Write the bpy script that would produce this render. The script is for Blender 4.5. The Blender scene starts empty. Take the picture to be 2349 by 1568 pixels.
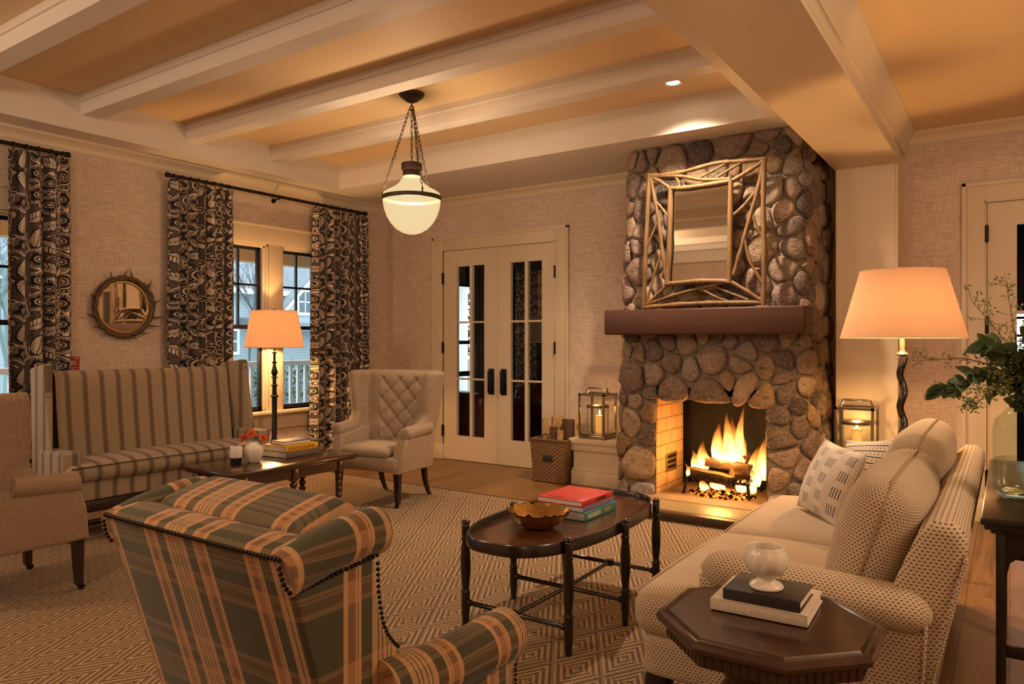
import bpy, bmesh, math, random
from mathutils import Vector, Matrix, noise
C = bpy.context.scene.collection
PI = math.pi
R = math.radians
V = Vector

# ------------------------------------------------------------------ mesh builder
class MB:
    def __init__(s):
        s.v = []; s.f = []; s.uv = []; s.col = []; s.tint = None
    def add(s, verts, faces, uvs=None, M=None):
        o = len(s.v)
        if M is not None:
            verts = [M @ V(p) for p in verts]
        s.v.extend([tuple(p) for p in verts])
        for i, f in enumerate(faces):
            s.f.append([o + k for k in f])
            s.uv.append(uvs[i] if uvs else None)
            s.col.append(s.tint)
        return s
    def bm(s, b, M=None):
        b.verts.ensure_lookup_table()
        for i, q in enumerate(b.verts): q.index = i
        s.add([q.co.copy() for q in b.verts], [[q.index for q in f.verts] for f in b.faces], None, M)
        b.free()
        return s
    def box(s, x0, x1, y0, y1, z0, z1, bev=0.0, seg=2, M=None):
        if bev <= 0:
            vs = [(x0,y0,z0),(x1,y0,z0),(x1,y1,z0),(x0,y1,z0),(x0,y0,z1),(x1,y0,z1),(x1,y1,z1),(x0,y1,z1)]
            return s.add(vs, [(0,3,2,1),(4,5,6,7),(0,1,5,4),(1,2,6,5),(2,3,7,6),(3,0,4,7)], None, M)
        b = bmesh.new()
        bmesh.ops.create_cube(b, size=1)
        for q in b.verts:
            q.co = ((x0+x1)/2+q.co.x*(x1-x0), (y0+y1)/2+q.co.y*(y1-y0), (z0+z1)/2+q.co.z*(z1-z0))
        bmesh.ops.bevel(b, geom=b.edges[:], offset=bev, segments=seg, profile=.5, affect='EDGES')
        return s.bm(b, M)
    def lathe(s, prof, n=24, c=(0,0,0), M=None, cap=True):
        vs = []; fs = []
        for (r, z) in prof:
            for k in range(n):
                a = 2*PI*k/n
                vs.append((c[0]+r*math.cos(a), c[1]+r*math.sin(a), c[2]+z))
        for i in range(len(prof)-1):
            for k in range(n):
                a = i*n+k; b = i*n+(k+1) % n
                fs.append((a, b, b+n, a+n))
        if cap:
            if prof[0][0] > 1e-5: fs.append(tuple(range(n-1, -1, -1)))
            if prof[-1][0] > 1e-5: fs.append(tuple((len(prof)-1)*n+k for k in range(n)))
        return s.add(vs, fs, None, M)
    def cyl(s, p0, p1, r0, r1=None, n=12, M=None):
        return s.tube([p0, p1], [r0, r0 if r1 is None else r1], n, M=M)
    def tube(s, path, rad, n=8, M=None, cap=True, closed=False, flat=1.0):
        path = [V(p) for p in path]; m = len(path)
        if not hasattr(rad, '__len__'): rad = [rad]*m
        vs = []; fs = []; uvs = []
        up = None; L = 0
        ls = []
        for i, p in enumerate(path):
            if closed: t = path[(i+1) % m]-path[i-1]
            else: t = path[min(i+1, m-1)]-path[max(i-1, 0)]
            t = t.normalized() if t.length > 1e-9 else V((0,0,1))
            if up is None:
                up = V((0,0,1)) if abs(t.z) < .9 else V((1,0,0))
            x = up.cross(t); x.normalize(); y = t.cross(x); up = y
            if i: L += (p-path[i-1]).length
            ls.append(L)
            for k in range(n):
                a = 2*PI*k/n
                vs.append(p+x*rad[i]*math.cos(a)+y*rad[i]*flat*math.sin(a))
        rr = range(m) if closed else range(m-1)
        for i in rr:
            j = (i+1) % m
            for k in range(n):
                a = i*n+k; b = i*n+(k+1) % n
                fs.append((a, b, j*n+(k+1) % n, j*n+k))
                per = 2*PI*max(rad[i], 1e-4)
                l1 = ls[j] if j else L
                uvs.append([(k/n*per, ls[i]), ((k+1)/n*per, ls[i]), ((k+1)/n*per, l1), (k/n*per, l1)])
        if cap and not closed:
            fs.append(tuple(range(n-1, -1, -1))); uvs.append(None)
            fs.append(tuple((m-1)*n+k for k in range(n))); uvs.append(None)
        return s.add(vs, fs, uvs, M)
    def grid(s, fn, nu, nv, uvfn=None, cu=False, cv=False, flip=False, M=None):
        vs = []; fs = []; uvs = []
        mu = nu if cu else nu+1; mv = nv if cv else nv+1
        for i in range(mu):
            for j in range(mv):
                vs.append(fn(i/nu, j/nv))
        for i in range(nu):
            for j in range(nv):
                a = i*mv+j; b = ((i+1) % mu)*mv+j; c2 = ((i+1) % mu)*mv+(j+1) % mv; d = i*mv+(j+1) % mv
                q = [(i/nu, j/nv), ((i+1)/nu, j/nv), ((i+1)/nu, (j+1)/nv), (i/nu, (j+1)/nv)]
                ff = [a, b, c2, d]
                if flip: ff = ff[::-1]; q = q[::-1]
                fs.append(ff)
                uvs.append([uvfn(*t) for t in q] if uvfn else None)
        return s.add(vs, fs, uvs if uvfn else None, M)
    def prism(s, poly, axis, a0, a1, bev=0.0, seg=2, M=None):
        """poly of 2D points extruded along axis ('x': poly=(y,z); 'y': (x,z); 'z': (x,y))"""
        b = bmesh.new()
        def P(q, a):
            return {'x': (a, q[0], q[1]), 'y': (q[0], a, q[1]), 'z': (q[0], q[1], a)}[axis]
        lo = [b.verts.new(P(q, a0)) for q in poly]; hi = [b.verts.new(P(q, a1)) for q in poly]
        n = len(poly)
        f1 = b.faces.new(lo); f2 = b.faces.new(hi)
        for i in range(n):
            b.faces.new((lo[i], lo[(i+1) % n], hi[(i+1) % n], hi[i]))
        bmesh.ops.recalc_face_normals(b, faces=b.faces[:])
        if bev > 0:
            ed = list(set(f1.edges[:]+f2.edges[:]))
            bmesh.ops.bevel(b, geom=ed, offset=bev, segments=seg, profile=.5, affect='EDGES')
        return s.bm(b, M)
    def sphere(s, c, r, n=12, m=8, sc=(1,1,1), M=None):
        pr = [(0, -r)]+[(r*math.cos(a), r*math.sin(a)) for a in [(-PI/2+PI*(i+1)/m) for i in range(m-1)]]+[(0, r)]
        vs = [(c[0], c[1], c[2]-r*sc[2])]; fs = []
        for (rr, z) in pr[1:-1]:
            for k in range(n):
                a = 2*PI*k/n
                vs.append((c[0]+rr*math.cos(a)*sc[0], c[1]+rr*math.sin(a)*sc[1], c[2]+z*sc[2]))
        vs.append((c[0], c[1], c[2]+r*sc[2]))
        for k in range(n): fs.append((0, 1+(k+1) % n, 1+k))
        for i in range(m-2):
            for k in range(n):
                a = 1+i*n+k; b = 1+i*n+(k+1) % n
                fs.append((a, b, b+n, a+n))
        t = len(vs)-1
        for k in range(n): fs.append((1+(m-2)*n+k, 1+(m-2)*n+(k+1) % n, t))
        return s.add(vs, fs, None, M)
    def cushion(s, x0, x1, y0, y1, z0, z1, r=.05, puff=(0,0,.03), n=10, M=None, sag=0.0):
        """rounded puffy box; puff = extra bulge along x,y,z at the face centres"""
        hx, hy, hz = (x1-x0)/2, (y1-y0)/2, (z1-z0)/2
        cx, cy, cz = (x0+x1)/2, (y0+y1)/2, (z0+z1)/2
        r = min(r, hx*.98, hy*.98, hz*.98)
        b = bmesh.new(); bmesh.ops.create_cube(b, size=2)
        bmesh.ops.subdivide_edges(b, edges=b.edges[:], cuts=n, use_grid_fill=True)
        b.verts.ensure_lookup_table()
        vs = []; src = []
        def ax(t, h):
            # denser spacing near the edges so the rounding resolves
            return math.copysign(h*(1-(1-abs(t))**1.5), t)
        for i, q in enumerate(b.verts):
            q.index = i
            t = q.co
            p = V((ax(t.x, hx), ax(t.y, hy), ax(t.z, hz)))
            src.append(p.copy())
            ic = V((max(-hx+r, min(hx-r, p.x)), max(-hy+r, min(hy-r, p.y)), max(-hz+r, min(hz-r, p.z))))
            d = p-ic
            if d.length > 1e-9:
                p = ic+d.normalized()*r*min(1.0, 1.0 if d.length > r*.35 else 1.0)
            ux, uy, uz = p.x/hx, p.y/hy, p.z/hz
            p.x += puff[0]*ux*max(0, 1-uy*uy)*max(0, 1-uz*uz)
            p.y += puff[1]*uy*max(0, 1-ux*ux)*max(0, 1-uz*uz)
            wz = max(0, 1-ux*ux)**.6*max(0, 1-uy*uy)**.6
            p.z += puff[2]*uz*wz - sag*(wz if p.z > 0 else 0)
            vs.append(p+V((cx, cy, cz)))
        fs = []; uvs = []
        for f in b.faces:
            ids = [q.index for q in f.verts]; fs.append(ids)
            nn = f.normal; k = max(range(3), key=lambda a: abs(nn[a]))
            uv = []
            for i in ids:
                p = src[i]+V((cx, cy, cz))
                uv.append((p.y, p.z) if k == 0 else ((p.x, p.z) if k == 1 else (p.x, p.y)))
            uvs.append(uv)
        b.free()
        return s.add(vs, fs, uvs, M)
    def build(s, name, mat, parent=None, ang=38, subsurf=0):
        me = bpy.data.meshes.new(name)
        me.from_pydata(s.v, [], s.f)
        ul = me.uv_layers.new(name='UVMap')
        vv = s.v
        for i, p in enumerate(me.polygons):
            u = s.uv[i]
            if u is None:
                n = p.normal; k = max(range(3), key=lambda a: abs(n[a]))
                for li, vi in zip(p.loop_indices, p.vertices):
                    q = vv[vi]
                    ul.data[li].uv = (q[1], q[2]) if k == 0 else ((q[0], q[2]) if k == 1 else (q[0], q[1]))
            else:
                for li, t in zip(p.loop_indices, u): ul.data[li].uv = t
        if any(c is not None for c in s.col):
            ca = me.color_attributes.new('tint', 'FLOAT_COLOR', 'CORNER')
            for i, p in enumerate(me.polygons):
                c = s.col[i] or (1,1,1,1)
                for li in p.loop_indices: ca.data[li].color = c
        me.polygons.foreach_set('use_smooth', [True]*len(me.polygons))
        if ang < 179: me.set_sharp_from_angle(angle=R(ang))
        mats = mat if isinstance(mat, (list, tuple)) else [mat]
        for m in mats: me.materials.append(m)
        me.validate()
        o = bpy.data.objects.new(name, me); C.objects.link(o)
        if parent is not None: o.parent = parent
        if subsurf:
            md = o.modifiers.new('smooth', 'SUBSURF'); md.levels = subsurf; md.render_levels = subsurf
        return o

def tag(o, label, cat, group=None):
    o['label'] = label; o['category'] = cat
    if group: o['group'] = group
    return o
def thing(name, label, cat, loc=(0,0,0), rz=0.0, group=None):
    o = bpy.data.objects.new(name, None); C.objects.link(o)
    o.empty_display_size = .1
    o.location = loc; o.rotation_euler = (0, 0, rz)
    return tag(o, label, cat, group)
def struct(name, mb, mat, parent=None, label=None, ang=30):
    o = mb.build(name, mat, parent, ang)
    if parent is None:
        o['kind'] = 'structure'
        o['label'] = label or name.replace('_', ' ')
        o['category'] = name.split('_')[0]
    return o
def copytree(o, parent=None):
    c = o.copy(); C.objects.link(c); c.parent = parent
    for ch in list(o.children):
        copytree(ch, c)
    return c
def smoothpath(pts, n=6):
    """Catmull-Rom through pts"""
    P = [V(p) for p in pts]; out = []
    for i in range(len(P)-1):
        a = P[max(i-1,0)]; b = P[i]; c = P[i+1]; d = P[min(i+2, len(P)-1)]
        for k in range(n):
            t = k/n
            out.append(.5*((2*b)+(c-a)*t+(2*a-5*b+4*c-d)*t*t+(3*b-a-3*c+d)*t**3))
    out.append(P[-1]); return out
def lerp(a, b, t): return a+(b-a)*t

# ------------------------------------------------------------------ materials
class NT:
    def __init__(s, name):
        s.m = bpy.data.materials.new(name); s.m.use_nodes = True
        s.t = s.m.node_tree; s.t.nodes.clear()
        s.out = s.t.nodes.new('ShaderNodeOutputMaterial')
    def n(s, typ, ins=None, **kw):
        nd = s.t.nodes.new('ShaderNode'+typ)
        for k, v in kw.items(): setattr(nd, k, v)
        if ins:
            for k, v in ins.items():
                sock = nd.inputs[k]
                if isinstance(v, bpy.types.NodeSocket): s.t.links.new(v, sock)
                elif isinstance(v, bpy.types.Node): s.t.links.new(v.outputs[0], sock)
                else: sock.default_value = v
        return nd
    def math(s, op, a, b=None, c=None):
        ins = {0: a}
        if b is not None: ins[1] = b
        if c is not None: ins[2] = c
        return s.n('Math', ins, operation=op).outputs[0]
    def mix(s, f, a, b, blend='MIX'):
        nd = s.t.nodes.new('ShaderNodeMix'); nd.data_type = 'RGBA'; nd.blend_type = blend
        for k, v in ((0, f), (6, a), (7, b)):
            if isinstance(v, bpy.types.NodeSocket): s.t.links.new(v, nd.inputs[k])
            elif isinstance(v, (tuple, list)): nd.inputs[k].default_value = (*v[:3], 1)
            else: nd.inputs[k].default_value = v
        return nd.outputs[2]
    def ramp(s, f, stops, interp='LINEAR'):
        nd = s.n('ValToRGB', {0: f}); cr = nd.color_ramp; cr.interpolation = interp
        while len(cr.elements) < len(stops): cr.elements.new(.5)
        for e, (p, c) in zip(cr.elements, stops):
            e.position = p; e.color = (c, c, c, 1) if isinstance(c, (int, float)) else (*c[:3], 1)
        return nd.outputs[0]
    def uv(s): return s.n('UVMap').outputs[0]
    def obj(s): return s.n('TexCoord').outputs['Object']
    def mapping(s, vec, sc=(1,1,1), rot=(0,0,0), loc=(0,0,0)):
        return s.n('Mapping', {0: vec, 'Scale': sc, 'Rotation': rot, 'Location': loc}).outputs[0]
    def noise(s, vec, scale, detail=3, rough=.5, dist=0.0):
        return s.n('TexNoise', {'Vector': vec, 'Scale': scale, 'Detail': detail, 'Roughness': rough, 'Distortion': dist}).outputs[0]
    def xyz(s, vec):
        nd = s.n('SeparateXYZ', {0: vec}); return nd.outputs
    def bump(s, h, st=.3, dist=.01):
        return s.n('Bump', {'Height': h, 'Strength': st, 'Distance': dist}).outputs[0]
    def pbsdf(s, col=(.5,.5,.5), rough=.5, metal=0.0, normal=None, **extra):
        ins = {'Roughness': rough, 'Metallic': metal}
        ins['Base Color'] = (*col[:3], 1) if isinstance(col, (tuple, list)) else col
        if normal is not None: ins['Normal'] = normal
        for k, v in extra.items(): ins[k.replace('_', ' ')] = v
        b = s.n('BsdfPrincipled', ins); s.t.links.new(b.outputs[0], s.out.inputs[0]); return b
    def surf(s, sock):
        s.t.links.new(sock.outputs[0] if isinstance(sock, bpy.types.Node) else sock, s.out.inputs[0])

def srgb(r, g, b):
    f = lambda c: (c/255/12.92) if c/255 <= .04045 else ((c/255+.055)/1.055)**2.4
    return (f(r), f(g), f(b))
def plain(name, col, rough=.5, metal=0.0, nscale=0, namt=.12, bump=0.0, bscale=80, **kw):
    N = NT(name)
    c = (*col, 1); nrm = None
    if nscale:
        t = N.noise(N.obj(), nscale, 4)
        c = N.mix(t, tuple(x*(1-namt) for x in col), tuple(min(1, x*(1+namt)) for x in col))
    if bump: nrm = N.bump(N.noise(N.obj(), bscale, 3), bump, .004)
    N.pbsdf(c, rough, metal, nrm, **kw); return N.m
def emit(name, col, st):
    N = NT(name); N.surf(N.n('Emission', {0: (*col, 1), 1: st})); return N.m
M = {}
M['trim'] = plain('cream trim paint', (.66,.55,.40), .42, nscale=3, namt=.04)
M['white_paint'] = plain('white ceiling paint', (.72,.66,.60), .55, nscale=2, namt=.03)
M['coffer'] = plain('coffer ceiling paint', (.72,.53,.31), .6, nscale=2, namt=.03)
M['black_metal'] = plain('black iron', (.012,.011,.010), .42, .6)
M['bronze'] = plain('dark bronze', (.022,.016,.012), .38, .7, nscale=60, namt=.5)
M['steel'] = plain('brushed nickel', (.42,.37,.31), .22, 1.0)
M['black_frame'] = plain('black window sash', (.010,.010,.012), .35)
M['white_ext'] = plain('white exterior paint', (.75,.78,.80), .5)

def glass_pane():
    N = NT('window glass')
    fr = N.n('LayerWeight', {0: .12}).outputs['Fresnel']
    f = N.math('MULTIPLY', fr, .8)
    a = N.n('BsdfTransparent', {0: (.96,.98,.98,1)}); b = N.n('BsdfGlossy', {0: (1,1,1,1), 1: .02})
    N.surf(N.n('MixShader', {0: f, 1: a, 2: b})); return N.m
M['pane'] = glass_pane()
def mirror_glass():
    N = NT('mirror glass'); N.pbsdf((.78,.72,.62), .02, 1.0); return N.m
M['mirror'] = mirror_glass()

def wallpaper():
    N = NT('grasscloth wallpaper'); u = N.uv()
    h = N.noise(N.mapping(u, (9, 210, 1)), 1.0, 4, .62)
    v = N.noise(N.mapping(u, (210, 9, 1)), 1.0, 4, .62)
    h2 = N.noise(N.mapping(u, (3, 120, 1), loc=(3, 7, 0)), 1.0, 3)
    x = N.xyz(u)
    panel = N.noise(N.mapping(u, (1.6, .05, 1)), 1.0, 2)
    w = N.math('ADD', N.math('MULTIPLY', h, .62), N.math('MULTIPLY', v, .5))
    w = N.math('ADD', w, N.math('MULTIPLY', h2, .25))
    c = N.ramp(w, [(.40, (.13,.078,.055)), (.55, (.42,.31,.24)), (.70, (.68,.555,.46)), (.90, (.92,.81,.71))])
    c = N.mix(N.ramp(panel, [(.35, .0), (.65, .35)]), c, (.48,.335,.25))
    N.pbsdf(c, .85, 0, N.bump(w, .35, .003)); return N.m
M['wallpaper'] = wallpaper()

def wood_floor():
    N = NT('wide plank oak floor'); o = N.obj(); x = N.xyz(o)
    pl = N.math('DIVIDE', x[0], .19)
    idx = N.math('FLOOR', pl)
    off = N.n('TexWhiteNoise', {'W': idx}, noise_dimensions='1D').outputs[0]
    yy = N.math('ADD', N.math('DIVIDE', x[1], 2.1), N.math('MULTIPLY', off, 5.0))
    yi = N.math('FLOOR', yy)
    tone = N.n('TexWhiteNoise', {'Vector': N.n('CombineXYZ', {0: idx, 1: yi}).outputs[0]}, noise_dimensions='3D').outputs[0]
    gv = N.n('CombineXYZ', {0: N.math('ADD', N.math('MULTIPLY', x[0], 26), N.math('MULTIPLY', tone, 30)), 1: N.math('MULTIPLY', x[1], 1.4), 2: tone}).outputs[0]
    g = N.noise(gv, 1.0, 6, .62, .8)
    base = N.mix(tone, (.100,.042,.013), (.20,.094,.032))
    c = N.mix(N.ramp(g, [(.35, 0), (.7, 1)]), base, (.27,.14,.05))
    ck = N.noise(N.n('CombineXYZ', {0: N.math('MULTIPLY', x[0], 9), 1: N.math('MULTIPLY', x[1], .9), 2: 0}).outputs[0], 1.0, 3, .5, 1.2)
    crack = N.ramp(N.math('ABSOLUTE', N.math('SUBTRACT', ck, .5)), [(.0, 1), (.006, 0)])
    msk = N.ramp(N.noise(o, 1.7, 2), [(.56, 0), (.6, 1)])
    c = N.mix(N.math('MULTIPLY', crack, msk), c, (.012,.006,.003))
    fx = N.math('FRACT', pl); fy = N.math('FRACT', yy)
    gap = N.math('MAXIMUM', N.math('LESS_THAN', fx, .018), N.math('LESS_THAN', fy, .0016))
    c = N.mix(gap, c, (.02,.010,.005))
    N.pbsdf(c, N.math('ADD', .30, N.math('MULTIPLY', g, .16)), 0, N.bump(N.math('SUBTRACT', g, gap), .16, .003)); return N.m
M['floor'] = wood_floor()

def rug_mat():
    N = NT('diamond weave rug'); o = N.obj(); x = N.xyz(o)
    a = N.math('DIVIDE', x[0], .115); b = N.math('DIVIDE', x[1], .2)
    s = N.math('DIVIDE', N.math('ADD', a, b), 2); t = N.math('DIVIDE', N.math('SUBTRACT', a, b), 2)
    fs = N.math('SUBTRACT', N.math('FRACT', N.math('ADD', s, .315)), .5); ft = N.math('SUBTRACT', N.math('FRACT', N.math('ADD', t, .36)), .5)
    as_ = N.math('ABSOLUTE', fs); at = N.math('ABSOLUTE', ft)
    # spiral: the nearer arm is shifted by half a ring so the ribs wind inwards
    sh = N.math('MULTIPLY', N.math('GREATER_THAN', fs, ft), .062)
    m = N.math('ADD', N.math('MAXIMUM', as_, at), sh)
    ring = N.math('FRACT', N.math('MULTIPLY', m, 7.8))
    tri = N.math('ABSOLUTE', N.math('SUBTRACT', ring, .5))     # 0 centre of rib
    rib = N.ramp(tri, [(.16, 1), (.34, 0)])
    other = N.math('GREATER_THAN', at, as_)
    # twisted yarn along the rows
    yarn = N.math('SINE', N.math('MULTIPLY', N.math('ADD', x[0], N.math('MULTIPLY', x[1], .25)), 2*PI/.0135))
    yarn2 = N.math('SINE', N.math('MULTIPLY', x[1], 2*PI/.0075))
    yy = N.mix(other, yarn2, yarn)
    yv = N.ramp(yy, [(0, .62), (.7, 1)])
    nz = N.noise(o, 260, 3); big = N.noise(o, 1.1, 3)
    light = N.mix(nz, (.36,.245,.14), (.62,.47,.31))
    light = N.mix(N.ramp(big, [(.3, 0), (.75, .4)]), light, (.43,.29,.16))
    light = N.mix(1.0, light, yv, 'MULTIPLY')
    dark = N.mix(nz, (.085,.044,.020), (.17,.098,.05))
    c = N.mix(rib, dark, light)
    h = N.math('ADD', rib, N.math('MULTIPLY', yv, .35))
    N.pbsdf(c, .95, 0, N.bump(h, .6, .006)); return N.m
M['rug'] = rug_mat()
M['rug_edge'] = plain('rug binding', (.02,.012,.008), .9)

def wood(name, dark, light, rough=.28, scale=1.0, axis=0, coat=0.0):
    N = NT(name); o = N.obj()
    sc = [14*scale]*3; sc[axis] = 1.1*scale
    g = N.noise(N.mapping(o, tuple(sc)), 1.6, 6, .62, .9)
    f = N.noise(N.mapping(o, tuple(q*7 for q in sc)), 1.0, 2)
    c = N.mix(N.ramp(g, [(.3, 0), (.72, 1)]), dark, light)
    c = N.mix(N.math('MULTIPLY', f, .35), c, tuple(q*.5 for q in dark))
    N.pbsdf(c, rough, 0, N.bump(g, .06, .002), Coat_Weight=coat, Coat_Roughness=.12); return N.m
M['walnut_x'] = wood('polished walnut', (.022,.008,.004), (.075,.028,.012), .24, axis=0, coat=.4)
M['walnut_y'] = wood('polished walnut lengthways', (.024,.010,.006), (.075,.030,.014), .22, axis=1, coat=.4)
M['walnut_z'] = wood('turned walnut', (.028,.010,.005), (.10,.038,.015), .28, axis=2, coat=.3)
M['mahog_y'] = wood('tray mahogany', (.045,.014,.006), (.15,.055,.022), .2, axis=0, coat=.5)
M['ebony'] = wood('ebonised wood', (.007,.004,.003), (.024,.011,.007), .25, axis=2, coat=.3)
M['leg_wood'] = wood('dark chair leg', (.012,.006,.004), (.045,.02,.01), .35, axis=2)
M['mantel'] = wood('reddish mantel beam', (.045,.011,.003), (.085,.022,.006), .5, axis=0)
M['twig'] = wood('peeled twig', (.10,.050,.016), (.27,.155,.058), .6, scale=2, axis=2)
M['log_cut'] = wood('split firewood', (.34,.19,.07), (.62,.42,.20), .8, axis=2)
M['bark'] = plain('log bark', (.09,.045,.022), .9, nscale=30, namt=.6, bump=.8, bscale=60)

def stone():
    N = NT('fieldstone'); o = N.obj()
    t = N.n('Attribute', attribute_name='tint').outputs['Color']
    n1 = N.noise(o, 9, 6, .7, .6); n2 = N.noise(o, 85, 4, .7); n3 = N.noise(N.mapping(o, (1,1,2.2)), 22, 5, .65, 1.0)
    c = N.mix(N.ramp(n1, [(.3, 0), (.7, .75)]), t, N.mix(1.0, t, (.45,.36,.30), 'MULTIPLY'))
    c = N.mix(N.ramp(n2, [(.54, 0), (.66, .55)]), c, (.66,.56,.45))
    c = N.mix(N.ramp(n3, [(.36, .7), (.45, 0)]), c, (.045,.032,.026))
    h = N.math('ADD', n3, N.math('MULTIPLY', n2, .4))
    N.pbsdf(c, .82, 0, N.bump(h, .8, .014)); return N.m
M['stone'] = stone()
M['mortar'] = plain('mortar', (.25,.20,.15), .95, nscale=40, namt=.25, bump=.6, bscale=120)
M['slab'] = plain('honed hearth slab', (.27,.215,.115), .38, nscale=5, namt=.25)

def firebrick():
    N = NT('firebrick'); u = N.uv()
    b = N.n('TexBrick', {'Vector': u, 'Color1': (.56,.37,.19,1), 'Color2': (.48,.30,.15,1), 'Mortar': (.16,.085,.04,1), 'Scale': 1.0, 'Mortar Size': .005, 'Mortar Smooth': .2, 'Brick Width': .23, 'Row Height': .115}, offset=.5)
    c = N.mix(N.noise(N.obj(), 12, 3), b.outputs[0], (.36,.20,.09)); 
    c = N.mix(.5, b.outputs[0], c)
    N.pbsdf(c, .85, 0, N.bump(N.math('SUBTRACT', 1.0, b.outputs[1]), .4, .004)); return N.m
M['firebrick'] = firebrick()
M['soot'] = plain('sooty firebrick', (.0022,.0016,.0013), .8, nscale=6, namt=.6, bump=.3)

def linen(name, dark, light, sc=900, rough=.9):
    N = NT(name); u = N.uv()
    a = N.noise(N.mapping(u, (sc*.05, sc*.9, 1)), 1.0, 3, .6); b = N.noise(N.mapping(u, (sc*.9, sc*.05, 1)), 1.0, 3, .6)
    w = N.math('MULTIPLY', N.math('ADD', a, b), .5)
    c = N.mix(N.ramp(w, [(.36, 0), (.64, 1)]), dark, light)
    N.pbsdf(c, rough, 0, N.bump(w, .25, .002), Sheen_Weight=.15); return N.m
M['linen'] = linen('taupe linen', (.20,.125,.078), (.37,.265,.185), 420)
M['linen2'] = linen('pale linen', (.24,.165,.11), (.40,.31,.23), 420)
M['grey_linen'] = linen('charcoal linen', (.05,.04,.035), (.12,.10,.085), 420)

def basket_fabric():
    N = NT('basketweave upholstery'); u = N.uv(); x = N.xyz(u)
    p = .0145
    ry = N.math('DIVIDE', x[1], p*.72)
    sh = N.math('MULTIPLY', N.math('MODULO', N.math('FLOOR', ry), 2.0), .5)
    rx = N.math('ADD', N.math('DIVIDE', x[0], p), sh)
    fx = N.math('SUBTRACT', N.math('FRACT', rx), .5); fy = N.math('SUBTRACT', N.math('FRACT', ry), .5)
    d = N.math('SQRT', N.math('ADD', N.math('MULTIPLY', fx, fx), N.math('MULTIPLY', N.math('MULTIPLY', fy, fy), 1.4)))
    dot = N.ramp(d, [(.20, 1), (.36, 0)])
    nz = N.noise(u, 300, 3)
    c = N.mix(nz, (.46,.35,.235), (.68,.55,.40))
    c = N.mix(dot, c, (.135,.075,.036))
    N.pbsdf(c, .92, 0, N.bump(N.math('SUBTRACT', 1.0, dot), .5, .003), Sheen_Weight=.1); return N.m
M['basketweave'] = basket_fabric()

def stripe_fabric():
    N = NT('striped ticking'); u = N.uv(); x = N.xyz(u)
    f = N.math('FRACT', N.math('ADD', N.math('DIVIDE', x[0], .118), .15))
    main = N.ramp(f, [(.0, 1), (.255, 1), (.265, 0), (.985, 0), (1, 1)])
    fine = N.math('ABSOLUTE', N.math('SINE', N.math('MULTIPLY', x[0], PI/.0085)))
    nz = N.noise(N.mapping(u, (260, 30, 1)), 1.0, 3)
    base = N.mix(N.ramp(fine, [(.0, .55), (.5, 0)]), N.mix(nz, (.27,.195,.13), (.38,.29,.205)), (.19,.135,.092))
    dk = N.mix(nz, (.105,.072,.048), (.17,.12,.082))
    edge = N.math('ADD', N.ramp(f, [(.285, 0), (.29, .6), (.305, .6), (.31, 0)]), N.ramp(f, [(.94, 0), (.945, .6), (.96, .6), (.965, 0)]))
    c = N.mix(main, base, dk); c = N.mix(edge, c, (.14,.098,.066))
    N.pbsdf(c, .85, 0, N.bump(nz, .2, .002), Sheen_Weight=.1); return N.m
M['stripe'] = stripe_fabric()

def plaid_fabric():
    N = NT('plaid wool'); u = N.uv(); x = N.xyz(u)
    P = .353
    def bands(c, off):
        f = N.math('FRACT', N.math('ADD', N.math('DIVIDE', c, P), off+.5))      # group centre at .5
        d = N.math('MULTIPLY', N.math('ABSOLUTE', N.math('SUBTRACT', f, .5)), P)  # metres from the centre
        # five tan bars split by thin lines
        g1 = N.ramp(N.math('MULTIPLY', d, 10.0), [(.0,1),(.045,1),(.055,.1),(.085,.1),(.095,1),(.165,1),(.175,.1),(.205,.1),(.215,1),(.36,1),(.375,0),(1,0)])
        # side groups: brown band edged with tan
        g2 = N.ramp(N.math('MULTIPLY', d, 5.0), [(.0,0),(.335,0),(.34,1),(.372,1),(.377,0),(.388,0),(.393,1),(.412,1),(.417,0),(.515,0),(.52,1),(.575,1),(.58,0),(1,0)])
        g3 = N.ramp(N.math('MULTIPLY', d, 5.0), [(.0,0),(.335,0),(.34,1),(.575,1),(.58,0),(1,0)])
        return g1, g2, g3
    a1, a2, a3 = bands(x[0], .11); b1, b2, b3 = bands(x[1], .28)
    nz = N.noise(u, 520, 3, .75)
    green = N.mix(nz, (.040,.039,.020), (.085,.077,.043))
    tan = N.mix(nz, (.40,.235,.115), (.56,.36,.20)); rust = N.mix(nz, (.17,.080,.032), (.27,.135,.06))
    tan_h = N.mix(nz, (.14,.095,.048), (.23,.16,.085))
    c = green
    c = N.mix(N.math('MULTIPLY', b3, .7), c, (.115,.068,.032))
    c = N.mix(N.math('MULTIPLY', b1, .60), c, tan_h); c = N.mix(N.math('MULTIPLY', b2, .75), c, tan_h)
    c = N.mix(N.math('MULTIPLY', a3, .85), c, rust)
    c = N.mix(N.math('MULTIPLY', a1, .80), c, tan); c = N.mix(N.math('MULTIPLY', a2, .85), c, tan)
    both = N.math('MULTIPLY', N.math('MAXIMUM', a1, a3), N.math('MAXIMUM', b1, N.math('MULTIPLY', b3, .8)))
    c = N.mix(N.math('MULTIPLY', both, .4), c, N.mix(nz, (.50,.24,.10), (.70,.38,.18)))
    N.pbsdf(c, .92, 0, N.bump(nz, .3, .002), Sheen_Weight=.15, Sheen_Roughness=.4); return N.m
M['plaid'] = plaid_fabric()

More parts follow.
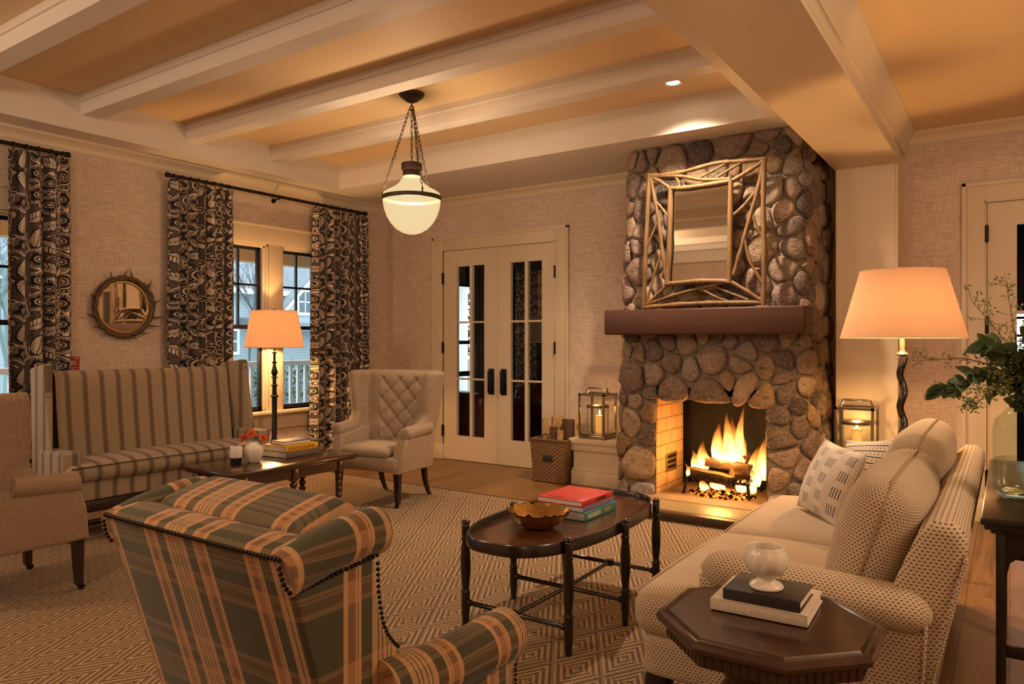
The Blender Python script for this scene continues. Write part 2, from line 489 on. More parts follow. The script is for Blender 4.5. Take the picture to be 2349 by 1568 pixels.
def floral():
    N = NT('floral curtain print'); u = N.uv(); x = N.xyz(u); mt = N.math
    def cell(px, py, ox, oy, seed):
        gx = mt('ADD', mt('DIVIDE', x[0], px), ox); col = mt('FLOOR', gx)
        jit = N.n('TexWhiteNoise', {'W': mt('ADD', mt('MODULO', col, 9.0), seed)}, noise_dimensions='1D').outputs[0]
        gy = mt('ADD', mt('ADD', mt('DIVIDE', x[1], py), oy), jit); row = mt('FLOOR', gy)
        fx = mt('SUBTRACT', mt('FRACT', gx), .5); fy = mt('SUBTRACT', mt('FRACT', gy), .5)
        rn = N.n('TexWhiteNoise', {'Vector': N.n('CombineXYZ', {0: mt('MODULO', col, 5.0), 1: mt('MODULO', row, 5.0), 2: seed}).outputs[0]}, noise_dimensions='3D')
        c = N.xyz(rn.outputs['Color'])
        a = mt('MULTIPLY', c[0], 2*PI); ca, sa = mt('COSINE', a), mt('SINE', a)
        lx = mt('SUBTRACT', mt('MULTIPLY', fx, ca), mt('MULTIPLY', fy, sa)); ly = mt('ADD', mt('MULTIPLY', fx, sa), mt('MULTIPLY', fy, ca))
        r = mt('SQRT', mt('ADD', mt('MULTIPLY', lx, lx), mt('MULTIPLY', ly, ly))); th = mt('ARCTAN2', ly, lx)
        return lx, ly, r, th, c
    def band(v, a, b, c, d): return N.ramp(v, [(0, 0), (a, 0), (b, 1), (c, 1), (d, 0), (1, 0)])
    lx, ly, r, th, c = cell(.150, .165, 0, 0, 1.0)
    rs = mt('ADD', r, mt('MULTIPLY', mt('COSINE', mt('MULTIPLY', th, 5.0)), -.050))
    fl_o = band(rs, .385, .395, .43, .44)
    fl_f = mt('MULTIPLY', band(rs, .27, .28, .37, .375), mt('GREATER_THAN', mt('SINE', mt('MULTIPLY', th, 34.0)), .1))
    fl_c = N.ramp(rs, [(.36, 1), (.38, 0)])
    eye = mt('MAXIMUM', N.ramp(r, [(.05, 1), (.06, 0)]), band(r, .11, .115, .14, .145))
    q = mt('ADD', mt('POWER', mt('DIVIDE', lx, .21), 2.0), mt('POWER', mt('DIVIDE', ly, .45), 2.0))
    lf = N.ramp(mt('MULTIPLY', q, .5), [(.49, 1), (.51, 0)]); lo = band(mt('MULTIPLY', q, .4), .40, .41, .56, .58)
    ve = mt('GREATER_THAN', mt('FRACT', mt('MULTIPLY', mt('ADD', ly, mt('MULTIPLY', mt('ABSOLUTE', lx), .9)), 9.0)), .28)
    mid = mt('GREATER_THAN', mt('ABSOLUTE', lx), .014)
    sp = mt('FRACT', mt('SUBTRACT', mt('MULTIPLY', r, 3.4), mt('DIVIDE', th, 2*PI)))
    sc = mt('MULTIPLY', N.ramp(sp, [(0, 1), (.20, 1), (.23, 0), (1, 0)]), N.ramp(r, [(.43, 1), (.45, 0)]))
    bead = mt('MULTIPLY', mt('MULTIPLY', band(sp, .36, .38, .66, .68), mt('GREATER_THAN', mt('SINE', mt('MULTIPLY', th, 22.0)), .2)), N.ramp(r, [(.43, 1), (.45, 0)]))
    isf = mt('LESS_THAN', c[1], .52); isl = mt('MULTIPLY', mt('GREATER_THAN', c[1], .52), mt('LESS_THAN', c[1], .78)); iss = mt('GREATER_THAN', c[1], .78)
    # small fillers between the large motifs
    l2x, l2y, r2, t2, k = cell(.075, .0825, .25, .0, 7.0)
    free = N.ramp(r, [(.44, 0), (.46, 1)])
    f1 = mt('MULTIPLY', mt('MAXIMUM', band(r2, .26, .28, .36, .38), N.ramp(r2, [(.10, 1), (.12, 0)])), mt('LESS_THAN', k[1], .5))
    q2 = mt('ADD', mt('POWER', mt('DIVIDE', l2x, .20), 2.0), mt('POWER', mt('DIVIDE', l2y, .46), 2.0))
    f2 = mt('MULTIPLY', N.ramp(mt('MULTIPLY', q2, .5), [(.48, 1), (.52, 0)]), mt('GREATER_THAN', k[1], .5))
    base = N.mix(N.noise(u, 500, 2), (.062,.048,.046), (.100,.080,.074))
    cream = (.66,.53,.42); black = (.010,.008,.009)
    o = base
    o = N.mix(mt('MULTIPLY', mt('MULTIPLY', N.ramp(r2, [(.42, 1), (.46, 0)]), free), .75), o, black)
    o = N.mix(mt('MULTIPLY', mt('MAXIMUM', f1, f2), free), o, cream)
    o = N.mix(mt('MULTIPLY', isf, fl_c), o, black); o = N.mix(mt('MULTIPLY', isf, mt('MULTIPLY', fl_f, .7)), o, cream); o = N.mix(mt('MULTIPLY', isf, mt('MAXIMUM', fl_o, eye)), o, cream)
    o = N.mix(mt('MULTIPLY', isl, lo), o, black); o = N.mix(mt('MULTIPLY', isl, lf), o, black); o = N.mix(mt('MULTIPLY', mt('MULTIPLY', isl, lf), mt('MULTIPLY', ve, mid)), o, cream)
    o = N.mix(mt('MULTIPLY', iss, N.ramp(r, [(.44, 1), (.46, 0)])), o, black); o = N.mix(mt('MULTIPLY', iss, mt('MAXIMUM', sc, bead)), o, cream)
    N.pbsdf(o, .85, 0, None, Sheen_Weight=.1); return N.m
M['floral'] = floral()
XL, YB, ZB, ZC = -6.27, 6.50, 2.98, 3.25
XR, YF = 3.6, -3.6
# ------------------------------------------------------------------ floor
b = MB(); b.box(XL-.15, XR, YF, YB+.05, -.12, 0); struct('floor', b, M['floor'], label='wide plank oak floor of the lounge')
# ------------------------------------------------------------------ window wall (left): columns and lintels around the openings
WIN = [(.965, 1.725), (1.90, 2.66), (3.995, 4.755), (4.93, 5.69)]
WZ0, WZ1 = .64, 2.34
b = MB()
ys = [YF] + [q for w in WIN for q in w] + [YB+.15]
for i in range(0, len(ys), 2):
    b.box(XL-.16, XL, ys[i], ys[i+1], 0, ZB)
for (a, c) in WIN:
    b.box(XL-.16, XL, a, c, 0, WZ0); b.box(XL-.16, XL, a, c, WZ1, ZB)
struct('wall_left', b, M['wallpaper'], label='grasscloth papered wall with the windows')
# back wall with two door openings
D1 = (-5.385, -3.88); D2 = (-.14, .78); DH = 2.385
b = MB()
b.box(XL-.16, D1[0], YB, YB+.16, 0, ZB+.3); b.box(D1[0], D1[1], YB, YB+.16, DH, ZB+.3)
b.box(D1[1], D2[0], YB, YB+.16, 0, ZB+.3); b.box(D2[0], D2[1], YB, YB+.16, DH, ZB+.3)
b.box(D2[1], XR, YB, YB+.16, 0, ZB+.3)
struct('wall_back', b, M['wallpaper'], label='grasscloth papered wall with the doors and fireplace')
b = MB(); b.box(XR, XR+.15, YF, YB+.16, -.1, ZB+.3); struct('wall_right', b, M['wallpaper'], label='papered wall at the right of the room')
b = MB(); b.box(XL-.16, XR+.15, YF-.15, YF, -.1, ZB+.3); struct('wall_front', b, M['wallpaper'], label='papered wall behind the viewer')
# ------------------------------------------------------------------ ceiling: flat border, tray opening with coffers
TX0, TX1, TY0, TY1 = -5.95, -1.45, YF+.35, 5.43
b = MB()
b.box(XL-.16, TX0, YF, YB, ZB, ZB+.32); b.box(TX1, -1.13, YF, YB, ZB, ZB+.32)
b.box(TX0, TX1, TY1, YB, ZB, ZB+.32); b.box(TX0, TX1, YF, TY0, ZB, ZB+.32)
struct('ceiling_border', b, M['white_paint'], label='flat white ceiling border around the beamed tray')
b = MB(); b.box(TX0-.02, TX1+.02, TY0-.02, TY1+.02, ZC, ZC+.08); struct('ceiling', b, M['coffer'], label='cream coffered tray ceiling above the seating')
b = MB(); b.box(-.70, XR, YF, YB, ZB, ZB+.3); struct('ceiling_right', b, M['coffer'], label='plain cream ceiling right of the header beam')
beamY = [2.785+.878*k for k in range(-6, 3)]
for y in beamY:
    b = MB()
    b.box(TX0, TX1, y, y+.137, 3.105, ZC)
    b.box(TX0, TX1, y-.016, y, 3.20, ZC); b.box(TX0, TX1, y+.137, y+.153, 3.118, ZC)
    b.box(TX0, TX1, y+.137, y+.147, 3.110, 3.122)
    struct('ceiling_beam', b, M['white_paint'], label='painted ceiling beam across the tray')
# header beam dividing the rooms, with its end column
HX0, HX1, HZ = -1.13, -.695, 2.70
b = MB()
b.box(HX0, HX1, YF, 6.22, HZ, ZB+.3)
b.box(HX1, HX1+.012, YF, 6.22, HZ, HZ+.035); b.box(HX1, HX1+.008, YF, 6.22, HZ+.045, HZ+.2)
b.box(HX0-.008, HX0, YF, 6.22, HZ, HZ+.02)
b.box(HX0, HX1, 3.93, 3.933, HZ-.0015, HZ)
struct('ceiling_header', b, M['trim'], label='boxed cream header beam between the two rooms')
b = MB()
b.box(HX0, HX1, 6.20, YB, 0, ZB); b.box(HX0+.0, HX0+.012, 6.192, 6.2, 0, HZ); b.box(HX1-.014, HX1, 6.192, 6.2, 0, HZ)
b.box(HX0-.006, HX1+.006, 6.185, YB, 0, .14, .004)
struct('column', b, M['trim'], label='square cream column under the header beam')
# ------------------------------------------------------------------ crown mouldings, window trim, baseboards
def crown(axis, a0, a1, w, z, sx, h=.075, p=.07):
    """moulding under a ceiling z along an axis; w = wall coordinate, sx = direction into the room"""
    pr = [(0, 0), (p, 0), (p, -.018), (p*.72, -.03), (p*.45, -h*.62), (.018, -h+.008), (.018, -h-.012), (.010, -h-.012), (.010, -h-.022), (0, -h-.022)]
    bb = MB()
    if axis == 'y': bb.prism([(w+sx*q, z+k) for q, k in pr], 'y', a0, a1)
    else: bb.prism([(w+sx*q, z+k) for q, k in pr], 'x', a0, a1)
    return bb
struct('trim_1', crown('y', YF, YB, XL, ZB, 1), M['trim'], label='crown moulding on the window wall', ang=50)
struct('trim_2', crown('x', XL, HX0, YB, ZB, -1), M['trim'], label='crown moulding above the french doors', ang=50)
struct('trim_3', crown('x', HX1, XR, YB, ZB, -1), M['trim'], label='crown moulding on the wall right of the column', ang=50)
struct('trim_4', crown('y', YF, YB-.02, HX1, ZB, 1, h=.15, p=.095), M['trim'], label='crown moulding along the header beam', ang=50)
b = MB()
for (a, c) in [(YF, YB)]: b.box(XL, XL+.018, a, c, 0, .15, .005); b.box(XL, XL+.026, a, c, 0, .02)
struct('baseboard_left', b, M['trim'], label='cream baseboard under the windows')
b = MB()
for (a, c) in [(XL, -5.545), (-3.735, -3.45), (HX1, -.28), (.92, XR)]: b.box(a, c, YB-.018, YB, 0, .15, .005)
struct('baseboard_back', b, M['trim'], label='cream baseboard beside the doors')
# ------------------------------------------------------------------ windows: casing, sill, black sashes, glass
def window(n, o1, o2, label):
    b = MB(); x = XL
    y0, y1 = o1[0]-.105, o2[1]+.105
    for (a, c) in ((y0, o1[0]), (o1[1], o2[0]), (o2[1], y1)): b.box(x, x+.022, a, c, WZ0, WZ1, .003)
    b.box(x, x+.026, y0-.01, y1+.01, WZ1, 2.51, .003); b.box(x, x+.045, y0-.03, y1+.03, 2.51, 2.535, .006)
    for (a, c) in (o1, o2):   # reveals
        b.box(x-.15, x, a-.001, a+.018, WZ0, WZ1); b.box(x-.15, x, c-.018, c+.001, WZ0, WZ1); b.box(x-.15, x, a, c, WZ1-.018, WZ1)
        b.box(x-.055, x-.03, a+.018, a+.034, WZ0, WZ1-.018); b.box(x-.055, x-.03, c-.034, c-.018, WZ0, WZ1-.018); b.box(x-.055, x-.03, a+.018, c-.018, WZ1-.034, WZ1-.018)
    b.box(x-.15, x+.075, y0-.04, y1+.04, WZ0-.035, WZ0, .006)
    b.box(x, x+.022, y0, y1, WZ0-.19, WZ0-.035, .003)
    fr = struct('window_%d' % n, b, M['trim'], label=label)
    for (a, c) in (o1, o2):
        a += .02; c -= .02; zt = WZ1-.02; zm = 1.495
        for (nm, z0, z1, xx, mun) in (('upper_sash', zm-.02, zt, x-.115, True), ('lower_sash', WZ0, zm+.02, x-.085, False)):
            s = MB(); w = .038
            s.box(xx-.016, xx+.016, a, a+w, z0, z1, .002); s.box(xx-.016, xx+.016, c-w, c, z0, z1, .002)
            s.box(xx-.016, xx+.016, a, c, z1-.04, z1, .002); s.box(xx-.016, xx+.016, a, c, z0, z0+(.04 if mun else .045), .002)
            if mun:
                for k in (1, 2):
                    yy = a+w+(c-a-2*w)*k/3; s.box(xx-.012, xx+.012, yy-.011, yy+.011, z0, z1)
                zz = 1.925; s.box(xx-.012, xx+.012, a, c, zz-.011, zz+.011)
            sash = s.build(nm, M['black_frame'], fr)
            g = MB(); g.box(xx-.003, xx+.003, a+w*.6, c-w*.6, z0+.02, z1-.02); g.build('pane', M['pane'], sash)
window(1, WIN[0], WIN[1], 'black sashed double window behind the leftmost curtain')
window(2, WIN[2], WIN[3], 'black sashed double window between the floral curtains')
# ------------------------------------------------------------------ doors
def casing(bb, x0, x1, h, y=YB, w=.145):
    for (a, c) in ((x0-w, x0), (x1, x1+w)):
        bb.box(a, c, y-.02, y, 0, h+w, .003)
    bb.box(x0, x1, y-.02, y, h, h+w, .003)
    bb.box(x0-w-.012, x0-w+.018, y-.034, y, 0, h+w+.012, .004); bb.box(x1+w-.018, x1+w+.012, y-.034, y, 0, h+w+.012, .004)
    bb.box(x0-w-.012, x1+w+.012, y-.034, y, h+w-.018, h+w+.012, .004)
    bb.box(x0-.012, x0, y-.026, y, 0, h+.012, .002); bb.box(x1, x1+.012, y-.026, y, 0, h+.012, .002); bb.box(x0-.012, x1+.012, y-.026, y, h, h+.012, .002)
    bb.box(x0-w-.016, x0+.004, y-.03, y, 0, .17, .004); bb.box(x1-.004, x1+w+.016, y-.03, y, 0, .17, .004)
    for (a, c) in ((x0, x0+.004), (x1-.004, x1)): bb.box(a, c, y, y+.16, 0, h)
    bb.box(x0, x1, y, y+.16, h-.004, h)
def leaf(par, xa, xb, cols, rows, hinge):
    """one glazed door leaf; cols/rows are the pane openings"""
    y0, y1 = YB-.008, YB+.036
    s = MB()
    xs = [xa]+[q for c in cols for q in c]+[xb]; zs = [.006]+[q for r in rows for q in r]+[DH-.006]
    for i in range(0, len(xs), 2): s.box(xs[i], xs[i+1], y0, y1, .006, DH-.006)
    for c in cols:
        for i in range(0, len(zs), 2): s.box(c[0], c[1], y0+.001, y1-.001, zs[i], zs[i+1])
    d = s.build('door_leaf', M['trim'], par, 30)
    g = MB()
    g.box(cols[0][0]-.004, cols[-1][1]+.004, (y0+y1)/2-.003, (y0+y1)/2+.003, rows[0][0]-.004, rows[-1][1]+.004); g.build('glazing', M['pane'], d)
    for z in hinge[1]:
        h = MB(); h.box(hinge[0]-.012, hinge[0]+.012, YB-.03, YB-.008, z-.06, z+.06, .003); h.cyl((hinge[0], YB-.032, z-.066), (hinge[0], YB-.032, z+.066), .008)
        h.build('hinge', M['bronze'], d)
    return d
b = MB(); casing(b, D1[0], D1[1], DH)
dr = struct('door_1', b, M['trim'], label='cream double french doors with six glass panes each')
rows = [(.28, .915), (.935, 1.555), (1.575, 2.20)]
for (xa, xb, cols, hx, px) in ((D1[0]+.004, -4.6185, [(-5.19, -5.005), (-4.97, -4.80)], D1[0]+.002, -4.70), (-4.6145, D1[1]-.004, [(-4.445, -4.265), (-4.225, -4.05)], D1[1]-.002, -4.535)):
    d = leaf(dr, xa, xb, cols, rows, (hx, (.33, 1.28, 2.07)))
    h = MB(); h.box(px-.038, px+.038, YB-.016, YB-.008, .765, 1.05, .004); h.box(px-.012, px+.012, YB-.055, YB-.012, .80, .825, .004); h.box(px-.012, px+.012, YB-.055, YB-.012, .99, 1.015, .004)
    h.box(px-.016, px+.016, YB-.068, YB-.05, .785, 1.03, .006)
    h.build('handle', M['black_metal'], d)
b = MB(); casing(b, D2[0], D2[1], DH)
dr2 = struct('door_2', b, M['trim'], label='cream glazed door at the right behind the vase')
leaf(dr2, D2[0]+.004, D2[1]-.004, [(.047, .30), (.34, .593)], [(.28, .915), (.935, 1.555), (1.575, 2.21)], (D2[0]+.002, (.33, 1.47, 2.15)))
# ------------------------------------------------------------------ camera
cam = bpy.data.cameras.new('camera'); co = bpy.data.objects.new('camera', cam); C.objects.link(co)
cam.sensor_width = 36; cam.lens = 1672/2349*36; cam.shift_y = -1.5/2349
co.location = (0, 0, 1.35); co.rotation_euler = (R(90), 0, R(34.3))
cam.clip_start = .05; cam.clip_end = 200
bpy.context.scene.camera = co
# ------------------------------------------------------------------ fieldstone fireplace
HZ0 = .065                               # top of the raised hearth
OPX0, OPX1, OPZ1 = -2.455, -1.55, .87    # opening
fp = thing('fireplace', 'tall fieldstone fireplace with a lit fire and a reddish wooden mantel beam', 'fireplace', (0, 0, 0))
FYM = 5.765                              # mortar plane of the front
def fp_rect(z):
    t = z/ZB
    return lerp(-2.825, -2.715, t), lerp(-1.225, -1.285, t)
SL = YB-.005-FYM
def fp_pt(s, z, h):
    """s runs along left side (front to back reversed), front and right side; h = outwards"""
    xl, xr = fp_rect(z); W = 1.55; h += .012 if h > 0 else 0
    if s < 0:
        p = V((xl, FYM-s*SL/.72, z)); n = V((-1, 0, 0))
    elif s > W:
        p = V((xr, FYM+(s-W)*SL/.72, z)); n = V((1, 0, 0))
    else:
        p = V((lerp(xl, xr, s/W), FYM, z)); n = V((0, -1, 0))
    rc = .09
    if s < rc and s > -rc:
        k = (s+rc)/(2*rc); n = V((-(1-k), -k, 0)).normalized()
        p += V((1, 1, 0))*.03*(1-abs(s)/rc)
    elif abs(s-W) < rc:
        k = (s-W+rc)/(2*rc); n = V((k, -(1-k), 0)).normalized()
        p += V((-1, 1, 0))*.03*(1-abs(s-W)/rc)
    return p+n*h
def xs(x, z):
    xl, xr = fp_rect(z); return (x-xl)/(xr-xl)*1.55
b = MB()
sb = sorted(set([-.72, -.5, -.3, -.09, -.045, 0, .045, .09]+[xs(OPX0, .5), xs(OPX1, .5)]+[.55, .8, 1.0, 1.46, 1.505, 1.55, 1.595, 1.64, 1.85, 2.05, 2.27]))
zb = [0, .3, .6, OPZ1, 1.2, 1.5, 1.8, 2.1, 2.4, 2.7, ZB]
for i in range(len(sb)-1):
    for j in range(len(zb)-1):
        if sb[i] >= xs(OPX0, .5)-1e-6 and sb[i+1] <= xs(OPX1, .5)+1e-6 and zb[j+1] <= OPZ1+1e-6: continue
        b.add([fp_pt(sb[i], zb[j], 0), fp_pt(sb[i+1], zb[j], 0), fp_pt(sb[i+1], zb[j+1], 0), fp_pt(sb[i], zb[j+1], 0)], [(0,1,2,3)])
b.build('mortar', M['mortar'], fp, 60)
rnd = random.Random(11)
S0, S1 = -.72, 2.27
sites = []
tries = 0
so0, so1 = xs(OPX0, .5)-.0, xs(OPX1, .5)+.0
while tries < 9000:
    tries += 1
    s = rnd.uniform(S0, S1); z = rnd.uniform(.03, ZB-.02); r = rnd.choice([.058, .07, .082, .095, .11, .14])
    if so0-.035 < s < so1+.035 and z < OPZ1+.045: continue
    # keep stones off the corner lines so that they wrap or stop there
    if all((s-q[0])**2+(z-q[1])**2 > ((r+q[2])*.93)**2 for q in sites): sites.append((s, z, r))
def clip(poly, a, bb, c):
    out = []
    for i in range(len(poly)):
        p, q = poly[i], poly[(i+1) % len(poly)]
        dp = a*p[0]+bb*p[1]-c; dq = a*q[0]+bb*q[1]-c
        if dp <= 0: out.append(p)
        if dp*dq < 0:
            t = dp/(dp-dq); out.append((p[0]+(q[0]-p[0])*t, p[1]+(q[1]-p[1])*t))
    return out
palette = [(.36,.265,.20), (.29,.22,.175), (.42,.315,.225), (.25,.185,.155), (.40,.28,.165), (.32,.235,.195), (.28,.20,.165), (.46,.36,.27), (.19,.145,.125), (.36,.235,.13), (.31,.255,.22), (.11,.09,.08), (.33,.24,.215)]
b = MB()
for (s, z, r) in sites:
    poly = [(max(S0, s-.3), max(0.0, z-.3)), (min(S1, s+.3), max(0.0, z-.3)), (min(S1, s+.3), min(ZB, z+.3)), (max(S0, s-.3), min(ZB, z+.3))]
    for (s2, z2, r2) in sites:
        if (s2, z2) == (s, z) or abs(s2-s) > .6 or abs(z2-z) > .6: continue
        a, c = s2-s, z2-z; L = math.hypot(a, c)
        if L > .6: continue
        d = (L*L+r*r-r2*r2)/(2*L)-.0075
        poly = clip(poly, a/L, c/L, (a*s+c*z)/L+d)
    if z < OPZ1 and s <= so0: poly = clip(poly, 1, 0, so0-.0)
    elif z < OPZ1 and s >= so1: poly = clip(poly, -1, 0, -so1)
    elif z >= OPZ1 and so0-.2 < s < so1+.2: poly = clip(poly, 0, -1, -(OPZ1-.015-.03*rnd.random()))
    if len(poly) < 3: continue
    cx = sum(p[0] for p in poly)/len(poly); cz = sum(p[1] for p in poly)/len(poly)
    # limit stretched cells, then round
    lim = r*2.3
    poly = [(cx+(p[0]-cx)*min(1, lim/max(1e-6, math.hypot(p[0]-cx, p[1]-cz))), cz+(p[1]-cz)*min(1, lim/max(1e-6, math.hypot(p[0]-cx, p[1]-cz)))) for p in poly]
    for _ in range(2):
        q = []
        for i in range(len(poly)):
            p0, p1 = poly[i], poly[(i+1) % len(poly)]
            k = .22
            q.append((p0[0]*(1-k)+p1[0]*k, p0[1]*(1-k)+p1[1]*k)); q.append((p0[0]*k+p1[0]*(1-k), p0[1]*k+p1[1]*(1-k)))
        poly = q
    # resample
    per = [0]
    for i in range(len(poly)): per.append(per[-1]+math.dist(poly[i], poly[(i+1) % len(poly)]))
    n = 22; pts = []
    for k in range(n):
        t = per[-1]*k/n; i = max(j for j in range(len(poly)) if per[j] <= t+1e-9)
        f = (t-per[i])/max(1e-9, per[i+1]-per[i]); p0, p1 = poly[i], poly[(i+1) % len(poly)]
        pts.append((p0[0]+(p1[0]-p0[0])*f, p0[1]+(p1[1]-p0[1])*f))
    H = rnd.uniform(.024, .050)*min(1.25, r/.085)
    sd = rnd.uniform(0, 50); tilt = (rnd.uniform(-.12, .12), rnd.uniform(-.12, .12)); sharp = rnd.uniform(2.2, 4.5)
    c = rnd.choice(palette); j = rnd.uniform(.8, 1.2)
    b.tint = (c[0]*j, c[1]*j*rnd.uniform(.95, 1.05), c[2]*j*rnd.uniform(.92, 1.08), 1)
    rings = [(1.0, -.02), (1.0, .22), (.95, .50), (.86, .74), (.70, .90), (.45, .98), (.2, 1.0)]
    vs = []
    for (t, hh) in rings:
        for (ps, pz) in pts:
            qs, qz = cx+(ps-cx)*t, cz+(pz-cz)*t
            hgt = H*hh
            if hh > 0:
                nz = noise.noise(V((qs*9+sd, qz*9, sd)))*.55+noise.noise(V((qs*26+sd, qz*26, sd)))*.22
                hgt = H*hh*(1+.55*nz)+((qs-cx)*tilt[0]+(qz-cz)*tilt[1])*hh
                qs += (noise.noise(V((qz*22, qs*22, sd+3))))*.006; qz += (noise.noise(V((qs*22, qz*22, sd+7))))*.006
            vs.append(fp_pt(qs, min(max(qz, .002), ZB-.002), hgt))
    vs.append(fp_pt(cx, cz, H*1.0))
    fs = []
    for i in range(len(rings)-1):
        for k in range(n): fs.append((i*n+k, i*n+(k+1) % n, (i+1)*n+(k+1) % n, (i+1)*n+k))
    for k in range(n): fs.append(((len(rings)-1)*n+k, (len(rings)-1)*n+(k+1) % n, len(vs)-1))
    b.add(vs, fs)
b.build('stonework', M['stone'], fp, 75)
# firebox
b = MB()
b.add([(OPX0, FYM-.01, HZ0), (OPX0, 6.43, HZ0), (OPX0, 6.43, OPZ1+.1), (OPX0, FYM-.01, OPZ1+.1)], [(0,1,2,3)])
b.build('firebrick', M['firebrick'], fp); b = MB()
b.add([(OPX1, FYM-.01, HZ0), (OPX1, 6.43, HZ0), (OPX1, 6.43, OPZ1+.1), (OPX1, FYM-.01, OPZ1+.1)], [(3,2,1,0)])
b.build('firebrick', M['firebrick'], fp)
b = MB()
b.add([(OPX0, 6.43, HZ0), (OPX1, 6.43, HZ0), (OPX1, 6.43, OPZ1+.1), (OPX0, 6.43, OPZ1+.1)], [(0,1,2,3)])
b.box(OPX0, OPX1, FYM, 6.43, OPZ1+.04, OPZ1+.10)
b.build('fireback', M['soot'], fp)
b = MB(); b.box(OPX0+.001, OPX0+.012, 6.36, 6.41, HZ0, OPZ1+.04); b.box(OPX0+.001, OPX0+.05, 6.41, 6.42, HZ0, OPZ1+.04)
b.build('corner_angle', M['black_metal'], fp)
# cast iron air vent let into the firebrick
b = MB(); x = OPX0
b.box(x, x+.006, 5.955, 6.20, .215, .375, .002)
v = b.build('air_vent', plain('aged brass plate', (.20,.13,.05), .5, .6), fp)
b = MB()
for k in range(3):
    z = .245+.045*k; b.box(x+.006, x+.009, 5.99, 6.165, z, z+.022)
    b.cyl((x+.009, 6.06+.03*k, z+.011), (x+.03, 6.07+.03*k, z+.011), .006)
b.build('vent_slot', M['black_metal'], v)
# raised hearth
b = MB(); b.box(-2.78, -1.24, 5.27, FYM+.05, 0, HZ0, .004); b.build('hearth_slab', M['slab'], fp)
b = MB(); b.box(-2.83, -1.19, 5.185, 5.268, 0, HZ0-.002, .006); b.box(-2.83, -2.782, 5.27, 5.74, 0, HZ0-.002, .006); b.box(-1.238, -1.19, 5.27, 5.74, 0, HZ0-.002, .006)
b.build('hearth_border', wood('hearth border oak', (.03,.014,.007), (.085,.042,.02), .4), fp)
b = MB(); b.box(OPX0, OPX1, FYM-.17, 6.43, .01, HZ0+.004)
b.build('firebox_floor', plain('worn firebrick floor', (.27,.18,.10), .7, nscale=7, namt=.4, bump=.3), fp)
# mantel beam
b = MB(); b.box(-2.815, -1.21, 5.50, 5.775, 1.405, 1.610, .012, 3); b.build('mantel', M['mantel'], fp)
# ------------------------------------------------------------------ grate, logs, embers, flames
g = thing('fire_grate', 'black iron grate holding the burning logs in the firebox', 'grate', (-2.0, 6.08, HZ0))
b = MB()
for (lx, ly, px) in ((-.25, -.165, -1), (.25, -.13, 1), (-.25, .2, -1), (.235, .25, 1)):
    q = MB(); q.box(lx-.013, lx+.013, ly-.013, ly+.013, .003, .13, .003, M=Matrix.Shear('XZ', 4, (0, 0)) if False else None)
    q2 = MB(); q2.tube([(lx+.02*px, ly-.02 if ly < 0 else ly, .003), (lx, ly, .13)], .013, 6); q2.build('leg', M['black_metal'], g)
for x in (-.25, .245): b.tube([(x, -.19, .135), (x, .25, .135)], .012, 6)
for x in (-.2, -.12, -.04, .04, .12, .2): b.tube(smoothpath([(x, -.15, .17), (x, -.13, .12), (x, .2, .12), (x, .22, .17)], 3), .010, 6)
for y in (-.1, .16): b.tube([(-.26, y, .118), (.26, y, .118)], .012, 6)
b.build('basket_bars', M['black_metal'], g)
LOGM = NT('charred log'); _o = LOGM.obj(); _n = LOGM.noise(LOGM.mapping(_o, (4, 14, 14)), 1.2, 5, .7)
_c = LOGM.ramp(_n, [(.35, (.012,.008,.006)), (.52, (.07,.035,.016)), (.7, (.28,.14,.05))])
LOGM.pbsdf(_c, .9, 0, LOGM.bump(_n, .7, .01)); M['charred'] = LOGM.m
def log(name, label, p0, p1, r, mat, cat='log', group=None, seed=0, split=True, capm=None):
    p0 = V(p0); p1 = V(p1); d = p1-p0; L = d.length
    q = d.to_track_quat('X', 'Z'); mm = Matrix.Translation(p0) @ q.to_matrix().to_4x4()
    rd = random.Random(seed)
    n = 14
    prof = []
    for k in range(n):
        a = 2*PI*k/n
        rr = r*(1+.12*math.sin(3*a+seed)+rd.uniform(-.05, .05))
        y, z = rr*math.cos(a), rr*math.sin(a)
        if split: z = min(z, r*.35); y = max(y, -r*.8)
        prof.append((y, z))
    bb = MB(); vs = []; fs = []
    ns = 7
    for i in range(ns+1):
        for (y, z) in prof: vs.append((L*i/ns+rd.uniform(-.004, .004), y+r*.06*math.sin(i*1.3+seed), z+r*.05*math.cos(i*1.1+seed)))
    for i in range(ns):
        for k in range(n): fs.append((i*n+k, i*n+(k+1) % n, (i+1)*n+(k+1) % n, (i+1)*n+k))
    fs.append(tuple(range(n-1, -1, -1))); fs.append(tuple(ns*n+k for k in range(n)))
    bb.add(vs, fs)
    o = bb.build(name, mat, None, 45)
    o.matrix_world = mm
    return tag(o, label, cat, group)
lg = 'burning logs on the grate'
log('burning_log', 'split log lying lowest at the front of the grate, tipped down to the right', (-2.225, 5.965, .26), (-1.885, 5.985, .215), .058, M['charred'], 'log', lg, 1)
log('burning_log', 'dark log lying behind and above the others with a squared right end', (-2.16, 6.13, .335), (-1.77, 6.10, .305), .055, M['charred'], 'log', lg, 2)
log('burning_log', 'short charred log end standing at the right of the grate', (-1.90, 6.02, .25), (-1.77, 6.16, .225), .048, M['charred'], 'log', lg, 3, split=False)
log('burning_log', 'round log end glowing at the back of the fire', (-1.92, 6.30, .245), (-1.84, 6.19, .40), .045, M['charred'], 'log', lg, 5, split=False)
